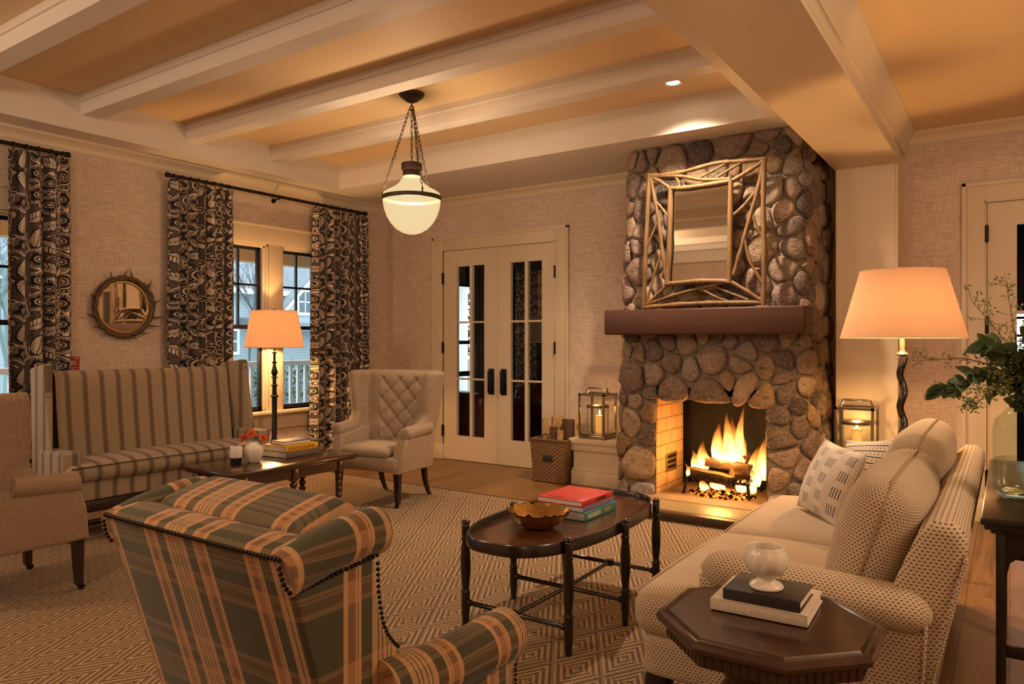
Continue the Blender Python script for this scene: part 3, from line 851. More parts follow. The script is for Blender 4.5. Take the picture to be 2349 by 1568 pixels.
# ember bed
def ember_mat():
    N = NT('glowing embers'); n = N.noise(N.obj(), 26, 4, .65); n2 = N.noise(N.obj(), 7, 2)
    f = N.ramp(n, [(.50, 0), (.62, 1)]); f = N.math('MULTIPLY', f, N.ramp(n2, [(.35, 0), (.55, 1)]))
    d = N.n('BsdfDiffuse', {0: (.012,.008,.006,1)})
    e = N.n('Emission', {0: (1,.16,.02,1), 1: 5.0})
    N.surf(N.n('MixShader', {0: f, 1: d, 2: e})); return N.m
b = MB(); rnd = random.Random(3)
for k in range(170):
    a = rnd.uniform(0, 2*PI); q = math.sqrt(rnd.random())
    b.sphere((-1.985+.265*q*math.cos(a), 6.03+.19*q*math.sin(a), HZ0+.012+.035*(1-q)*rnd.random()), rnd.uniform(.012, .026), 6, 4, (1, 1, .7))
o = b.build('ember_bed', ember_mat(), None, 60); tag(o, 'bed of glowing embers and ash under the fire grate', 'embers'); o['kind'] = 'stuff'
# flames: twisted tapering tongues of glowing gas
def flame_mat():
    N = NT('flame'); x = N.xyz(N.uv())
    n = N.noise(N.mapping(N.obj(), (30, 30, 4.5)), 1.0, 4, .62, .5)
    h = N.math('ADD', x[1], N.math('MULTIPLY', N.math('SUBTRACT', n, .5), .7))
    col = N.ramp(h, [(.0, (1,.50,.13)), (.25, (1,.58,.18)), (.5, (1,.40,.07)), (.8, (.95,.20,.02))])
    st = N.ramp(h, [(.0, .8), (.22, 1.0), (.5, .38), (.8, .13), (1.0, .05)])
    lw = N.n('LayerWeight', {0: .5}).outputs['Facing']
    edge = N.math('POWER', N.math('SUBTRACT', 1.0, lw), 1.6)
    a = N.math('MULTIPLY', N.math('MULTIPLY', edge, N.ramp(h, [(.0, .35), (.12, .80), (.5, .55), (.95, .0)])), N.ramp(n, [(.30, .12), (.58, 1)]))
    e = N.n('Emission', {0: col, 1: N.math('MULTIPLY', st, 4.2)})
    t = N.n('BsdfTransparent'); N.surf(N.n('MixShader', {0: a, 1: t, 2: e})); return N.m
M['flame'] = flame_mat()
def flame(bb, x, y, z, h, w, lean, seed):
    rd = random.Random(seed); ph = rd.uniform(0, 6)
    n = 14; m = 14
    def fn(u, v):
        t = v
        wr = w*(math.sin(PI*min(1, t*.9+.16))**.9)*(1-t)**.45 if t < .999 else 0.0005
        wr = max(wr, .0008)
        cx = x+lean*t*t*h+.018*math.sin(t*6+ph)*t; cyy = y+.012*math.cos(t*5+ph)
        a = 2*PI*u
        k = 1+.30*noise.noise(V((math.cos(a)*1.6+seed, math.sin(a)*1.6, t*3.0)))
        return V((cx+wr*k*math.cos(a), cyy+wr*.45*k*math.sin(a), z+h*t))
    bb.grid(fn, n, m, lambda u, v: (u, v), cu=True)
fl = thing('fire', 'tall orange flames rising from the logs in the fireplace', 'fire', (0, 0, 0))
FL = [(-2.06, 6.17, .27, .42, .080, .03), (-1.955, 6.20, .25, .50, .090, .05), (-1.99, 6.12, .28, .27, .12, -.02), (-2.17, 6.12, .25, .27, .065, -.10), (-2.235, 6.10, .22, .22, .05, -.26), (-2.28, 6.06, .17, .15, .04, -.3),
      (-1.765, 6.19, .17, .36, .065, .12), (-1.70, 6.2, .19, .44, .055, .10), (-1.735, 6.12, .15, .25, .07, .12), (-1.89, 6.18, .30, .30, .07, .1), (-1.83, 6.06, .10, .17, .06, .0), (-1.74, 6.08, .10, .16, .045, .1), (-2.02, 6.05, .10, .12, .08, .0), (-2.13, 6.0, .09, .12, .05, .0), (-2.01, 6.24, .30, .50, .06, .03), (-1.90, 6.25, .30, .56, .05, .03), (-2.10, 6.24, .28, .40, .05, -.02)]
for i, (x, y, z, h, w, ln) in enumerate(FL):
    bb = MB(); flame(bb, x, y, z, h, w, ln, i+1); bb.build('flame', M['flame'], fl, 180)
# ------------------------------------------------------------------ twig mirror on the chimney
MY = 5.60
tm = thing('twig_mirror', 'rectangular mirror in a wide openwork frame of peeled twigs above the mantel', 'mirror', (-2.0, MY, 1.62))
def mp(x, y): # working drawing (328 units per 0.25 m, roughly) -> local coordinates on the frame plane
    bl, br, tl, tr = (-.508, .014), (.476, .014), (-.45, 1.106), (.478, 1.10)
    u = (x-205)/(1450-205); v = (1465-y)/(1465-100)
    v0 = (1-u)*0+u*0
    X = (1-v)*((1-u)*bl[0]+u*br[0])+v*((1-u)*tl[0]+u*tr[0]); Z = (1-v)*((1-u)*bl[1]+u*br[1])+v*((1-u)*tl[1]+u*tr[1])
    return X, Z
b = MB(); b.box(-.285, .222, .012, .02, .195, .965); b.build('glass', M['mirror'], tm)
def twig(pts, r, name='twig', dy=0.0):
    """pts as (x, z, depth) in metres on the frame"""
    path = smoothpath([(p[0], dy-(p[2] if len(p) > 2 else 0), p[1]) for p in pts], 5)
    n = len(path)
    rad = [r*(1+.10*math.sin(i*1.7+pts[0][0]*40)+(.18 if (i % 11) == 5 else 0)) for i in range(n)]
    bb = MB(); bb.tube(path, rad, 9); return bb.build(name, M['twig'], tm, 50)
OB = [(-.500, .015), (.472, .02), (.480, 1.095), (-.445, 1.10)]
IB = [(-.285, .20), (.215, .20), (.228, .955), (-.268, .968)]
twig([(-.50, .01), (-.2, .025), (.1, .03), (.47, .02)], .019)
twig([(.47, .0), (.478, .4), (.47, .75), (.48, 1.1)], .020)
twig([(-.46, 1.095), (-.2, 1.085), (.1, 1.12), (.3, 1.11), (.49, 1.10)], .017)
twig([(-.50, 0), (-.49, .35), (-.475, .62), (-.452, 1.11)], .020)
twig([(-.29, .195), (0, .205), (.22, .19)], .019, dy=-.01)
twig([(.215, .18), (.222, .5), (.228, .97)], .021, dy=-.01)
twig([(-.28, .968), (-.1, .955), (.23, .965)], .019, dy=-.01)
twig([(-.29, .19), (-.272, .5), (-.262, .98)], .021, dy=-.01)
for (p, q, r) in [((-.445, 1.09), (-.27, .97), .015), ((.48, 1.09), (.23, .965), .017), ((-.495, .02), (-.285, .2), .015), ((.465, .03), (.215, .195), .017)]:
    twig([p, ((p[0]+q[0])/2+.008, (p[1]+q[1])/2), q], r)
twig([(-.44, 1.085), (-.2, 1.06), (.0, 1.005), (.22, .985)], .015)      # top run
twig([(-.03, 1.02), (.07, 1.06), (.18, 1.105)], .010); twig([(.10, 1.0), (.2, 1.05), (.32, 1.105)], .010); twig([(-.23, 1.06), (-.2, 1.02), (-.19, .975)], .010)
twig([(-.44, 1.08), (-.395, .86), (-.36, .66), (-.335, .45), (-.30, .22)], .016)   # left run
twig([(-.385, .87), (-.33, .80), (-.285, .74)], .011); twig([(-.37, .72), (-.42, .62), (-.465, .52)], .010); twig([(-.33, .48), (-.40, .3), (-.47, .06)], .010)
twig([(.475, 1.08), (.425, .86), (.355, .62), (.30, .42), (.245, .24)], .017)      # right run
twig([(.41, .86), (.32, .76), (.24, .70)], .014); twig([(.385, .72), (.42, .60), (.465, .52)], .010); twig([(.33, .52), (.37, .34), (.47, .16)], .012)
twig([(-.49, .03), (-.25, .10), (-.05, .145), (.21, .19)], .012); twig([(-.02, .15), (.1, .08), (.2, .04)], .009); twig([(.08, .165), (.25, .09), (.36, .045)], .010); twig([(-.3, .085), (-.24, .12), (-.22, .18)], .008)
# ------------------------------------------------------------------ round antler mirror, notice, curtains, rods
rm = thing('round_mirror', 'round mirror framed with dark antler branches on the window wall', 'mirror', (XL+.012, 3.27, 1.642))
b = MB(); n = 48
b.add([(.012, .225*math.cos(2*PI*k/n), .225*math.sin(2*PI*k/n)) for k in range(n)], [tuple(range(n))]); b.build('glass', M['mirror'], rm)
b = MB(); b.tube([(.014, .215*math.cos(2*PI*k/n), .215*math.sin(2*PI*k/n)) for k in range(n)], .012, 6, closed=True); b.build('inner_rim', plain('gilt rim', (.45,.27,.10), .35, .6), rm)
ANT = plain('dark antler', (.10,.058,.03), .55, nscale=25, namt=.6, bump=.5, bscale=40)
b = MB(); rd = random.Random(5)
for j in range(3):
    ph = j*2.1
    path = [(.03+.012*math.sin(7*t*2*PI/n+ph), (.245+.013*math.cos(5*2*PI*t/n+ph))*math.cos(2*PI*t/n), (.245+.013*math.cos(5*2*PI*t/n+ph))*math.sin(2*PI*t/n)) for t in range(n)]
    b.tube(path, [.0125+.004*math.sin(t*.9+ph) for t in range(n)], 7, closed=True)
b.build('antler_ring', ANT, rm, 60)
for (a, l, sw) in [(75, .075, .6), (118, .06, -.5), (48, .06, -.6), (38, .085, .5), (8, .08, .3), (-20, .12, .35), (-38, .12, .5), (-62, .09, .9), (200, .08, -.4), (222, .08, -.5), (160, .05, .5), (95, .07, -.8), (-80, .08, .8)]:
    aa = R(a); c0 = V((.03, .25*math.cos(aa), .25*math.sin(aa))); d = V((.1, math.cos(aa+sw), math.sin(aa+sw)))
    q = MB(); q.tube(smoothpath([c0, c0+d*l*.5+V((.01, 0, .006)), c0+d*l+V((.0, 0, .015))], 4), [.010, .010, .009, .008, .007, .006, .0045, .003, .0015], 6)
    q.build('tine', ANT, rm, 60)
# fire notice half hidden by the curtain
nt = thing('wall_notice', 'red fire safety notice with white text beside the leftmost curtain', 'sign', (XL, 2.868, 1.02))
b = MB(); b.box(.001, .006, -.055, .055, 0, .205); b.build('board', plain('red notice', (.42,.012,.012), .5), nt)
b = MB(); wm = plain('white print', (.75,.62,.55), .6)
b.box(.006, .0068, .018, .045, .188, .198)
for k, (w0, w1) in enumerate([(-.02, .03), (-.03, .02), (-.035, .04)]): b.box(.006, .0068, w0, w1, .165-.012*k, .171-.012*k)
b.box(.006, .0068, -.045, .045, .118, .121); b.box(.006, .0068, .042, .045, .02, .121)
for k in range(6): b.box(.006, .0068, -.035, .02+.012*(k % 3), .10-.014*k, .105-.014*k)
b.build('printing', wm, nt)
RODX, RODZ = XL+.115, 2.825
def rod(y0, y1, br, label):
    t = thing('curtain_rod', label, 'curtain rod', (RODX, (y0+y1)/2, RODZ), 0, 'curtain rods')
    c = (y0+y1)/2
    q = MB(); q.cyl((0, y0-c, 0), (0, y1-c, 0), .0155, n=12); q.build('pole', M['bronze'], t)
    for yy, s in ((y0, -1), (y1, 1)):
        q = MB(); q.sphere((0, yy-c+s*.012, 0), .024, 12, 8, (1, .8, 1)); q.cyl((0, yy-c-s*.012, 0), (0, yy-c+s*.002, 0), .021, n=12); q.build('finial', M['bronze'], t, 60)
    for yy in br:
        q = MB(); q.cyl((0, yy-c, -.012), (-.108, yy-c, -.03), .009, n=8); q.cyl((-.113, yy-c, -.03), (-.104, yy-c, -.03), .024, n=12)
        q.tube([(.018*math.cos(R(a)), yy-c, .018*math.sin(R(a))) for a in range(-200, 30, 20)], .006, 6); q.build('bracket', M['bronze'], t, 60)
    return t
rod(.75, 2.775, (.9, 2.71), 'dark curtain rod over the left window, ending above the leftmost curtain')
rod(3.62, 6.01, (3.72, 4.82, 5.93), 'long dark curtain rod over the window between two floral curtains')
def curtain(y0, y1, folds, seed, label, flare=.0, z1=2.79):
    t = thing('curtain', label, 'curtain', (RODX, (y0+y1)/2, 0), 0, 'floral curtain panels')
    c = (y0+y1)/2; w = y1-y0; ph = seed*1.7
    fw = w*1.55
    def fn(u, v):
        z = lerp(.025, z1, v)
        top = v**6
        ww = w*(1+flare*(1-v))
        amp = lerp(.040, .024, top)
        k = 2*PI*folds*u+ph
        x = amp*math.copysign(abs(math.sin(k))**.8, math.sin(k))+.012*math.sin(k*.5+v*2.0+seed)+.006*math.sin(3*k+1)
        y = -ww/2+ww*u+.012*math.sin(2*k)*(1-.5*top)+.008*math.sin(v*5+u*9+seed)*(1-v)
        return V((x*(.75+.5*(.5+.5*math.sin(u*11+seed))), y, z))
    q = MB(); q.grid(fn, int(folds*16), 36, lambda u, v: (u*fw+seed*.37, v*z1))
    cl = q.build('fabric', M['floral'], t, 180)
    md = cl.modifiers.new('thick', 'SOLIDIFY'); md.thickness = .004
    nr = max(5, int(folds*1.15))
    for k in range(nr):
        yy = -w/2+w*(k+.5)/nr
        q = MB(); q.tube([(.027*math.cos(R(a)), yy, RODZ-.008+.027*math.sin(R(a))) for a in range(0, 360, 24)], .0035, 5, closed=True)
        q.tube([(.0, yy, RODZ-.034), (.012, yy, RODZ-.052)], .003, 4)
        q.build('ring', M['bronze'], t, 60)
    return t
curtain(2.36, 2.79, 4, 1, 'floral black and cream curtain at the left edge beside the round mirror', .02)
curtain(3.63, 4.265, 7, 2, 'floral black and cream curtain hanging behind the striped settee', .0)
curtain(5.26, 6.03, 7.5, 3, 'floral black and cream curtain behind the tufted wing chair', .05)
# ------------------------------------------------------------------ plinths, lanterns, candles, firewood basket
def plinth(x0, x1, y0, y1, h, label):
    t = thing('plinth', label, 'plinth', ((x0+x1)/2, (y0+y1)/2, 0), 0, 'white plinths beside the fireplace')
    a, c = (x1-x0)/2, (y1-y0)/2
    q = MB(); q.box(-a+.03, a, -c+.03, c, 0, h-.05); q.box(-a+.012, a, -c+.012, c, 0, .13, .003); q.box(-a+.018, a, -c+.018, c, .13, .155, .004); q.box(-a+.012, a, -c+.012, c, h-.115, h-.05, .003)
    q.build('pedestal', M['trim'], t)
    q = MB(); q.box(-a-.004, a, -c-.004, c, h-.05, h, .004); q.build('top', M['trim'], t); return t
plinth(-3.45, -2.86, 6.02, 6.497, .435, 'low cream panelled plinth under the left lantern')
plinth(-1.20, -.72, 5.92, 6.18, .435, 'low cream plinth under the right lantern, behind the sofa')
def lantern(loc, rz, label):
    t = thing('lantern', label, 'lantern', loc, rz, 'metal candle lanterns by the fireplace')
    s, h = .135, .42
    q = MB(); q.box(-s, s, -s, s, 0, .03, .004); q.box(-s+.012, s-.012, -s+.012, s-.012, .03, .045, .003); q.build('base', M['steel'], t)
    q = MB(); w = .009
    for x in (-s+w, s-w):
        for y in (-s+w, s-w): q.box(x-w, x+w, y-w, y+w, .03, h)
    for k in (-1, 1):
        q.box(-s, s, k*(s-w)-w, k*(s-w)+w, h-2*w, h); q.box(k*(s-w)-w, k*(s-w)+w, -s, s, h-2*w, h)
    q.build('frame', M['steel'], t)
    q = MB()
    q.tube([(-s+.02, -.0, h-.005), (-s+.045, 0, h+.05), (s-.045, 0, h+.05), (s-.02, 0, h-.005)], .009, 6)
    q.box(-s+.035, s-.035, -.012, .012, h+.042, h+.058, .003); q.build('handle', M['steel'], t, 60)
    q = MB(); q.lathe([(.104, .046), (.104, .30)], 32, cap=False); q.build('glass_cylinder', M['pane'], t, 60)
    q = MB(); q.lathe([(.103, .285), (.109, .285), (.109, .307), (.103, .307), (.103, .285)], 32, cap=False); q.build('rim', M['steel'], t, 60)
    return t
def wax():
    N = NT('candle wax'); N.pbsdf((.80,.56,.24), .45, 0, None, Subsurface_Weight=.6, Subsurface_Radius=(.03,.015,.006), Emission_Color=(1,.42,.08,1), Emission_Strength=.25); return N.m
M['wax'] = wax()
M['candle_flame'] = emit('candle flame', (1, .62, .22), 26)
def candle(loc, h, label):
    t = thing('candle', label, 'candle', loc, 0, 'lit pillar candles in the lanterns')
    q = MB(); q.lathe([(.0, 0), (.036, 0), (.0375, .004), (.0375, h-.006), (.035, h), (.028, h-.003), (.010, h-.010), (0, h-.010)], 24); q.build('wax', M['wax'], t, 60)
    q = MB(); q.cyl((0, 0, h-.01), (.002, 0, h+.008), .0016, n=6); q.build('wick', M['black_metal'], t)
    q = MB(); q.lathe([(.0005, h+.004), (.007, h+.012), (.0085, h+.02), (.006, h+.034), (.0008, h+.052)], 12); q.build('flame', M['candle_flame'], t, 90)
    return t
lantern((-3.235, 6.19, .436), R(0), 'square metal candle lantern on the plinth left of the fireplace')
candle((-3.215, 6.19, .4825), .165, 'lit pillar candle in the lantern left of the fireplace')
lantern((-.955, 6.045, .436), R(0), 'square metal candle lantern behind the sofa cushions')
candle((-.955, 6.045, .4825), .205, 'lit pillar candle in the lantern behind the sofa')
# wicker basket
def wicker():
    N = NT('wicker'); u = N.uv(); x = N.xyz(u)
    ry = N.math('DIVIDE', x[1], .019)
    ph = N.math('MULTIPLY', N.math('MODULO', N.math('FLOOR', ry), 2.0), PI)
    wv = N.math('SINE', N.math('ADD', N.math('MULTIPLY', x[0], 2*PI/.05), ph))
    rnd_ = N.math('ABSOLUTE', N.math('SINE', N.math('MULTIPLY', x[1], PI/.019)))
    h = N.math('MULTIPLY', N.math('POWER', rnd_, .6), N.math('ADD', .62, N.math('MULTIPLY', wv, .38)))
    nz = N.noise(N.mapping(u, (20, 90, 1)), 1.0, 3)
    c = N.ramp(h, [(.05, (.035,.015,.005)), (.5, (.20,.10,.04)), (1.0, (.48,.29,.13))])
    c = N.mix(N.math('MULTIPLY', nz, .5), c, (.16,.08,.03))
    N.pbsdf(c, .7, 0, N.bump(h, 1.0, .012)); return N.m
M['wicker'] = wicker()
bk = thing('firewood_basket', 'square wicker basket of split firewood beside the french doors', 'basket', (-3.635, 6.10, 0), R(0))
# tapered walls, open at the top
q = MB(); bw, tw, H = .175, .20, .40
def bask(u, v, k=1.0, off=0.0):
    a = u*4; i = int(a) % 4; f = a-int(a)
    w = lerp(bw, tw, v)-off
    cs = [(-1,-1), (1,-1), (1,1), (-1,1)]
    p, r2 = cs[i], cs[(i+1) % 4]
    X, Y = lerp(p[0], r2[0], f)*w, lerp(p[1], r2[1], f)*w*.85
    return V((X, Y, v*H+.006))
q.grid(lambda u, v: bask(u, v), 32, 10, lambda u, v: (u*1.5, v*H), cu=True)
q.grid(lambda u, v: bask(u, v, 1, .014), 32, 10, lambda u, v: (u*1.5, v*H), cu=True, flip=True)
q.box(-bw, bw, -bw*.85, bw*.85, .004, .02)
q.build('wicker_body', M['wicker'], bk, 50)
q = MB(); q.tube([bask(k/32, 1, 1, .007)+V((0, 0, .002)) for k in range(32)], .013, 7, closed=True); q.tube([bask(k/32, 0, 1, 0)+V((0, 0, .008)) for k in range(32)], .011, 7, closed=True); q.build('woven_rim', M['wicker'], bk, 60)
for sy in (-1, 1):
    q = MB(); q.tube([(-.03+.055*math.cos(R(a)), sy*(tw*.85-.02), H+.055*math.sin(R(a))*1.15) for a in range(0, 181, 12)], .010, 7); q.build('handle', M['wicker'], bk, 60)
q = MB(); q.box(-.055, .05, -tw*.85+.006, -tw*.85+.013, .205, .265, .001); q.build('plaque', plain('slate plaque', (.012,.011,.010), .6), bk)
wd = 'split logs in the wicker basket'
for i, (lab, p0, p1, r) in enumerate([('pale split log leaning at the left of the firewood basket', (-3.72, 6.07, .08), (-3.755, 6.11, .60), .040),
        ('broad split log standing upright at the back of the firewood basket', (-3.66, 6.17, .08), (-3.68, 6.20, .61), .062),
        ('dark faced wedge of firewood at the front middle of the basket', (-3.625, 6.03, .08), (-3.615, 6.01, .53), .045),
        ('round bark covered log leaning right in the firewood basket', (-3.56, 6.15, .08), (-3.535, 6.17, .59), .060),
        ('short squared billet at the front right of the firewood basket', (-3.545, 6.01, .08), (-3.535, 5.99, .50), .034),
        ('thin split log at the far right back of the firewood basket', (-3.50, 6.21, .08), (-3.465, 6.23, .64), .040),
        ('short pale log end behind the basket handle', (-3.69, 6.02, .08), (-3.68, 6.02, .46), .038)]):
    log('firewood_log', lab, p0, p1, r, M['bark'] if i in (2, 3) else M['log_cut'], 'log', wd, i+20, split=(i != 3))
# ------------------------------------------------------------------ wing chairs (local: front = -Y)
def leg_sq(p0, p1, w0, w1, M_=None):
    """square tapering leg from top p0 to foot p1"""
    q = MB(); p0 = V(p0); p1 = V(p1)
    vs = []
    for (p, w) in ((p1, w1), (p0, w0)):
        for sx, sy in ((-1,-1), (1,-1), (1,1), (-1,1)): vs.append((p.x+sx*w/2, p.y+sy*w/2, p.z))
    q.add(vs, [(3,2,1,0), (4,5,6,7), (0,1,5,4), (1,2,6,5), (2,3,7,6), (3,0,4,7)]); return q
def leg_sabre(x, y, sy, h=.28, w=.042, sx=0):
    q = MB(); n = 8; pts = []
    vs = []; fs = []
    for i in range(n+1):
        t = i/n; z = h*(1-t); ww = lerp(w, w*.62, t)
        off = .085*t**2.2
        for a, c in ((-1,-1), (1,-1), (1,1), (-1,1)): vs.append((x+a*ww/2+sx*off*.35, y+c*ww/2+sy*off, z+.001))
    for i in range(n):
        for k in range(4): fs.append((i*4+k, (i+1)*4+k, (i+1)*4+(k+1) % 4, i*4+(k+1) % 4))
    fs.append((0,1,2,3)); fs.append((n*4+3, n*4+2, n*4+1, n*4)); q.add(vs, fs); return q
def caster(x, y, par):
    q = MB(); q.cyl((x-.011, y-.012, .0165), (x+.011, y-.012, .0165), .0165, n=14); q.box(x-.015, x+.015, y-.012, y+.012, .026, .045, .002); q.build('caster', M['bronze'], par)
def wing_chair(loc, rz, label, mat, tufted, casters=False):
    t = thing('wing_chair', label, 'armchair', loc, rz, 'linen wing chairs around the low table')
    ZT = 1.085
    def dims(z):
        k = max(0, min(1, (z-.28)/(ZT-.28)))
        w = lerp(.335, .44, k**.8)                     # half width, outside
        yb = .285+.085*k
        # front edge of the shell: arm level forward, then sweeping back and out again
        if z < .60: yf = -.10
        else:
            f = (z-.60)/(ZT-.60); yf = lerp(.045, .045, f)-.145*(1-min(1, f*3.2))**2-.02*math.sin(PI*min(1, f))+.03*(1-f)*0
        return w, yb, yf
    th = .085
    def plan(u, z, ins):
        w, yb, yf = dims(z)
        e = .42
        t_ = abs(u)
        if t_ <= .62: a = math.asin((t_/.62*.9)**(1/e))
        else: a = lerp(math.asin(.9**(1/e)), PI/2, (t_-.62)/.38)
        a = math.copysign(a, u)
        sx = math.copysign(abs(math.sin(a))**e, a); cyy = abs(math.cos(a))**e
        return (w-ins)*sx, yf+(yb-ins-yf)*cyy
    rows = [.285+(1.04-.285)*i/64 for i in range(65)]
    prof = [(z, 1.0) for z in rows]+[(1.04+.045*math.sin(a), max(.0, math.cos(a))) for a in [PI/2*k/5 for k in range(1, 6)]]
    nu = 110
    dx, dz = .088, .082
    def ripple(s, z):
        a = (s/dx+z/dz)/2*1.0; c = (s/dx-z/dz)/2
        h = min(abs(math.sin(PI*a)), abs(math.sin(PI*c))); b2 = 1-math.exp(-((abs(math.sin(PI*a))**2+abs(math.sin(PI*c))**2)*9))
        return h**.5*.65+.35*b2-.25*(1-b2)
    def inner_th(u, z, f):
        b_ = max(0, min(1, (.80-abs(u))/.3)); b_ = b_*b_*(3-2*b_)
        k = .085+(.08 if tufted else .065)*b_+.045*max(0, 1.0-z)*b_
        return k
    sh = MB(); vs = []; uvs = []; loop = 2*(nu+1)
    for (z, f) in prof:
        zz = z
        for i in range(nu+1):
            u = -1+2*i/nu; x, y = plan(u, zz, (1-f)*.04); vs.append(V((x, y, z))); uvs.append((u*.95, z))
        for i in range(nu+1):
            u = 1-2*i/nu
            tk = inner_th(u, zz, f)
            tk = .04+(tk-.04)*f if f < 1 else tk
            x, y = plan(u, zz, tk)
            s = x
            if tufted and f > 0:
                win = max(0, min(1, (.64-abs(u))*7))*max(0, min(1, (1.075-z)*14))*max(0, min(1, (z-.40)*9))
                if win > 0:
                    hgt = ripple(s, z-.02); pw = -.026*(1-hgt)*win+.012*hgt*win
                    y -= pw
            vs.append(V((x, y, z))); uvs.append((s+2, z))
    fs = []; fu = []
    for r in range(len(prof)-1):
        for i in range(loop):
            j = (i+1) % loop
            fs.append((r*loop+i, r*loop+j, (r+1)*loop+j, (r+1)*loop+i)); fu.append([uvs[r*loop+i], uvs[r*loop+j], uvs[(r+1)*loop+j], uvs[(r+1)*loop+i]])
    sh.add(vs, fs, fu)
    sh.build('back', mat, t, 180)
    if tufted:
        for iz in range(0, 14):
            for ix in range(-4, 5):
                if (ix+iz) % 2: continue
                s, z = ix*dx, .02+iz*dz
                if not (.50 < z < 1.04) or abs(s) > .31: continue
                u = s/(.30*.9)*.62
                if abs(u) > .60: continue
                tk = inner_th(u, z, 1); w_ = dims(z)[0]-tk; u = s/(w_*.9)*.62; x, y = plan(u, z, tk)
                q = MB(); q.sphere((s, y+.024, z), .009, 8, 6, (1, .6, 1)); q.build('button', mat, t, 180)
    # body, arms, seat
    q = MB(); q.cushion(-.325, .325, -.285, .25, .275, .405, .025, (0, .012, 0), 6); q.build('seat_frame', mat, t, 180)
    for s in (-1, 1):
        q = MB()
        q.prism([(-.285, .275), (-.265, .45), (-.225, .56), (.12, .60), (.18, .60), (.18, .275)], 'x', s*.235 if s > 0 else -.345, .345 if s > 0 else -.235, .022, 3)
        q.tube(smoothpath([(s*.30, -.215, .585), (s*.305, -.1, .595), (s*.315, .10, .615)], 4), [.058]*9, 16)
        q.sphere((s*.30, -.215, .585), .058, 16, 10, (1, .32, 1))
        q.v = [(p[0]+s*(.015+max(0, p[2]-.28)*.10), p[1], p[2]) for p in q.v]
        q.build('arm', mat, t, 55)
    q = MB(); q.cushion(-.238, .238, -.31, .13, .40, .475, .035, (.004, .012, .022), 9); q.build('seat_cushion', mat, t, 180)
    for s in (-1, 1):
        leg_sq((s*.30, -.245, .29), (s*.305, -.25, .033 if casters else 0.001), .052, .034).build('leg', M['leg_wood'], t)
        if casters: caster(s*.305, -.25, t)
        leg_sabre(s*.235, .225, 1).build('leg', M['leg_wood'], t)
    return t
wing_chair((-4.39, 4.53, .012), R(7), 'button tufted pale linen wing chair before the french doors', M['linen2'], True, True)
wing_chair((-4.45, 1.68, .012), R(180), 'plain taupe linen wing chair cut off by the left edge', M['linen'], False, True)

# ------------------------------------------------------------------ striped settee (faces +X)
SX, SY = -5.5, 3.09
st = thing('settee', 'high backed wing settee in brown and beige stripes under the round mirror', 'settee', (SX, SY, .0), 0)
def W(y, x): return (-y, x)     # (local depth, along) -> x,y
q = MB(); n = 10
def sback(u, v):
    # closed loop profile of the back in (depth, z), extruded along the length
    pr = [(.055, .30), (.085, .70), (.105, 1.06), (.10, 1.115), (.075, 1.14), (.04, 1.135), (.015, 1.10), (-.02, .80), (-.06, .50), (-.075, .30)]
    k = u*(len(pr)-1); i = min(int(k), len(pr)-2); f = k-i
    d, z = lerp(pr[i][0], pr[i+1][0], f), lerp(pr[i][1], pr[i+1][1], f)
    al = (v-.5)*1.36
    d -= .012*math.sin(PI*v)*(1 if u > .5 else 0)
    return V((-d, al, z))
q.grid(sback, 27, 12, lambda u, v: ((v-.5)*1.36+.01, 1.7*u))
q.build('back', M['stripe'], st, 180)
for s in (-1, 1):
    q = MB(); prof = [(.07, .30), (.105, 1.15), (.09, 1.165), (-.075, 1.195), (-.10, 1.185), (-.12, 1.02), (-.15, .84), (-.20, .62), (-.205, .30)]
    # flare: front edge swings outwards
    a0, a1 = .665, .80
    b0 = MB(); b0.prism([(-p[0], p[1]) for p in prof], 'y', a0, a1, .007, 2)
    vs = [V((p[0], p[1]+(max(0, p[0]+.09)*.42 if p[1] < .73 else 0), p[2])) for p in b0.v]
    vs = [V((p.x, s*p.y, p.z)) for p in vs]
    q.add(vs, [f if s > 0 else f[::-1] for f in b0.f])
    # stripes on the wings run up and down: uv from depth
    q.uv = []
    for f in q.f:
        q.uv.append([(-vs[i].x*1.0+s*.3+(.02 if s > 0 else .05), vs[i].z) for i in f])
    q.build('wing', M['stripe'], st, 40)
    q = MB(); q.box(.05, .385, s*.69 if s > 0 else -.812, .812 if s > 0 else -.69, .30, .615, .02, 3)
    q.uv = [None]*len(q.f); 
    u2 = []
    for f in q.f:
        pts = [q.v[i] for i in f]
        nx = max(p[0] for p in pts)-min(p[0] for p in pts)
        u2.append([((p[0] if nx > .02 else p[1]+.02), p[2]) for p in pts])
    q.uv = u2; q.build('arm', M['stripe'], st, 40)
# seat
def seatbox(name, x0, x1, y0, y1, z0, z1, r, puff):
    q = MB(); q.cushion(x0, x1, y0, y1, z0, z1, r, puff, 14)
    q.uv = [[(q.v[i][1]+.01, q.v[i][2]+q.v[i][0]) for i in f] for f in q.f]
    return q.build(name, M['stripe'], st, 180)
seatbox('seat_cushion', .0, .45, -.80, .80, .415, .52, .045, (.012, .0, .035))
seatbox('seat_frame', -.06, .415, -.80, .80, .275, .425, .02, (0, 0, 0))
q = MB(); q.tube([(.452, -.78, .512), (.462, -.4, .518), (.463, .4, .518), (.452, .78, .512)], .0045, 6); q.build('piping', M['bronze'], st)
q = MB(); 
for k in range(82): q.sphere((.417, -.79+.0195*k, .283), .0062, 6, 4)
q.build('nailhead_trim', M['bronze'], st, 180)
q = MB(); q.box(-.04, .405, -.78, .78, .20, .276, .006); q.build('base_rail', M['leg_wood'], st)
for (x, y) in ((.37, -.73), (.37, .73), (.0, -.73), (.0, .73), (.37, 0), (0, 0)):
    q = MB(); q.box(x-.028, x+.028, y-.028, y+.028, .013, .205, .004); q.build('leg', M['leg_wood'], st)
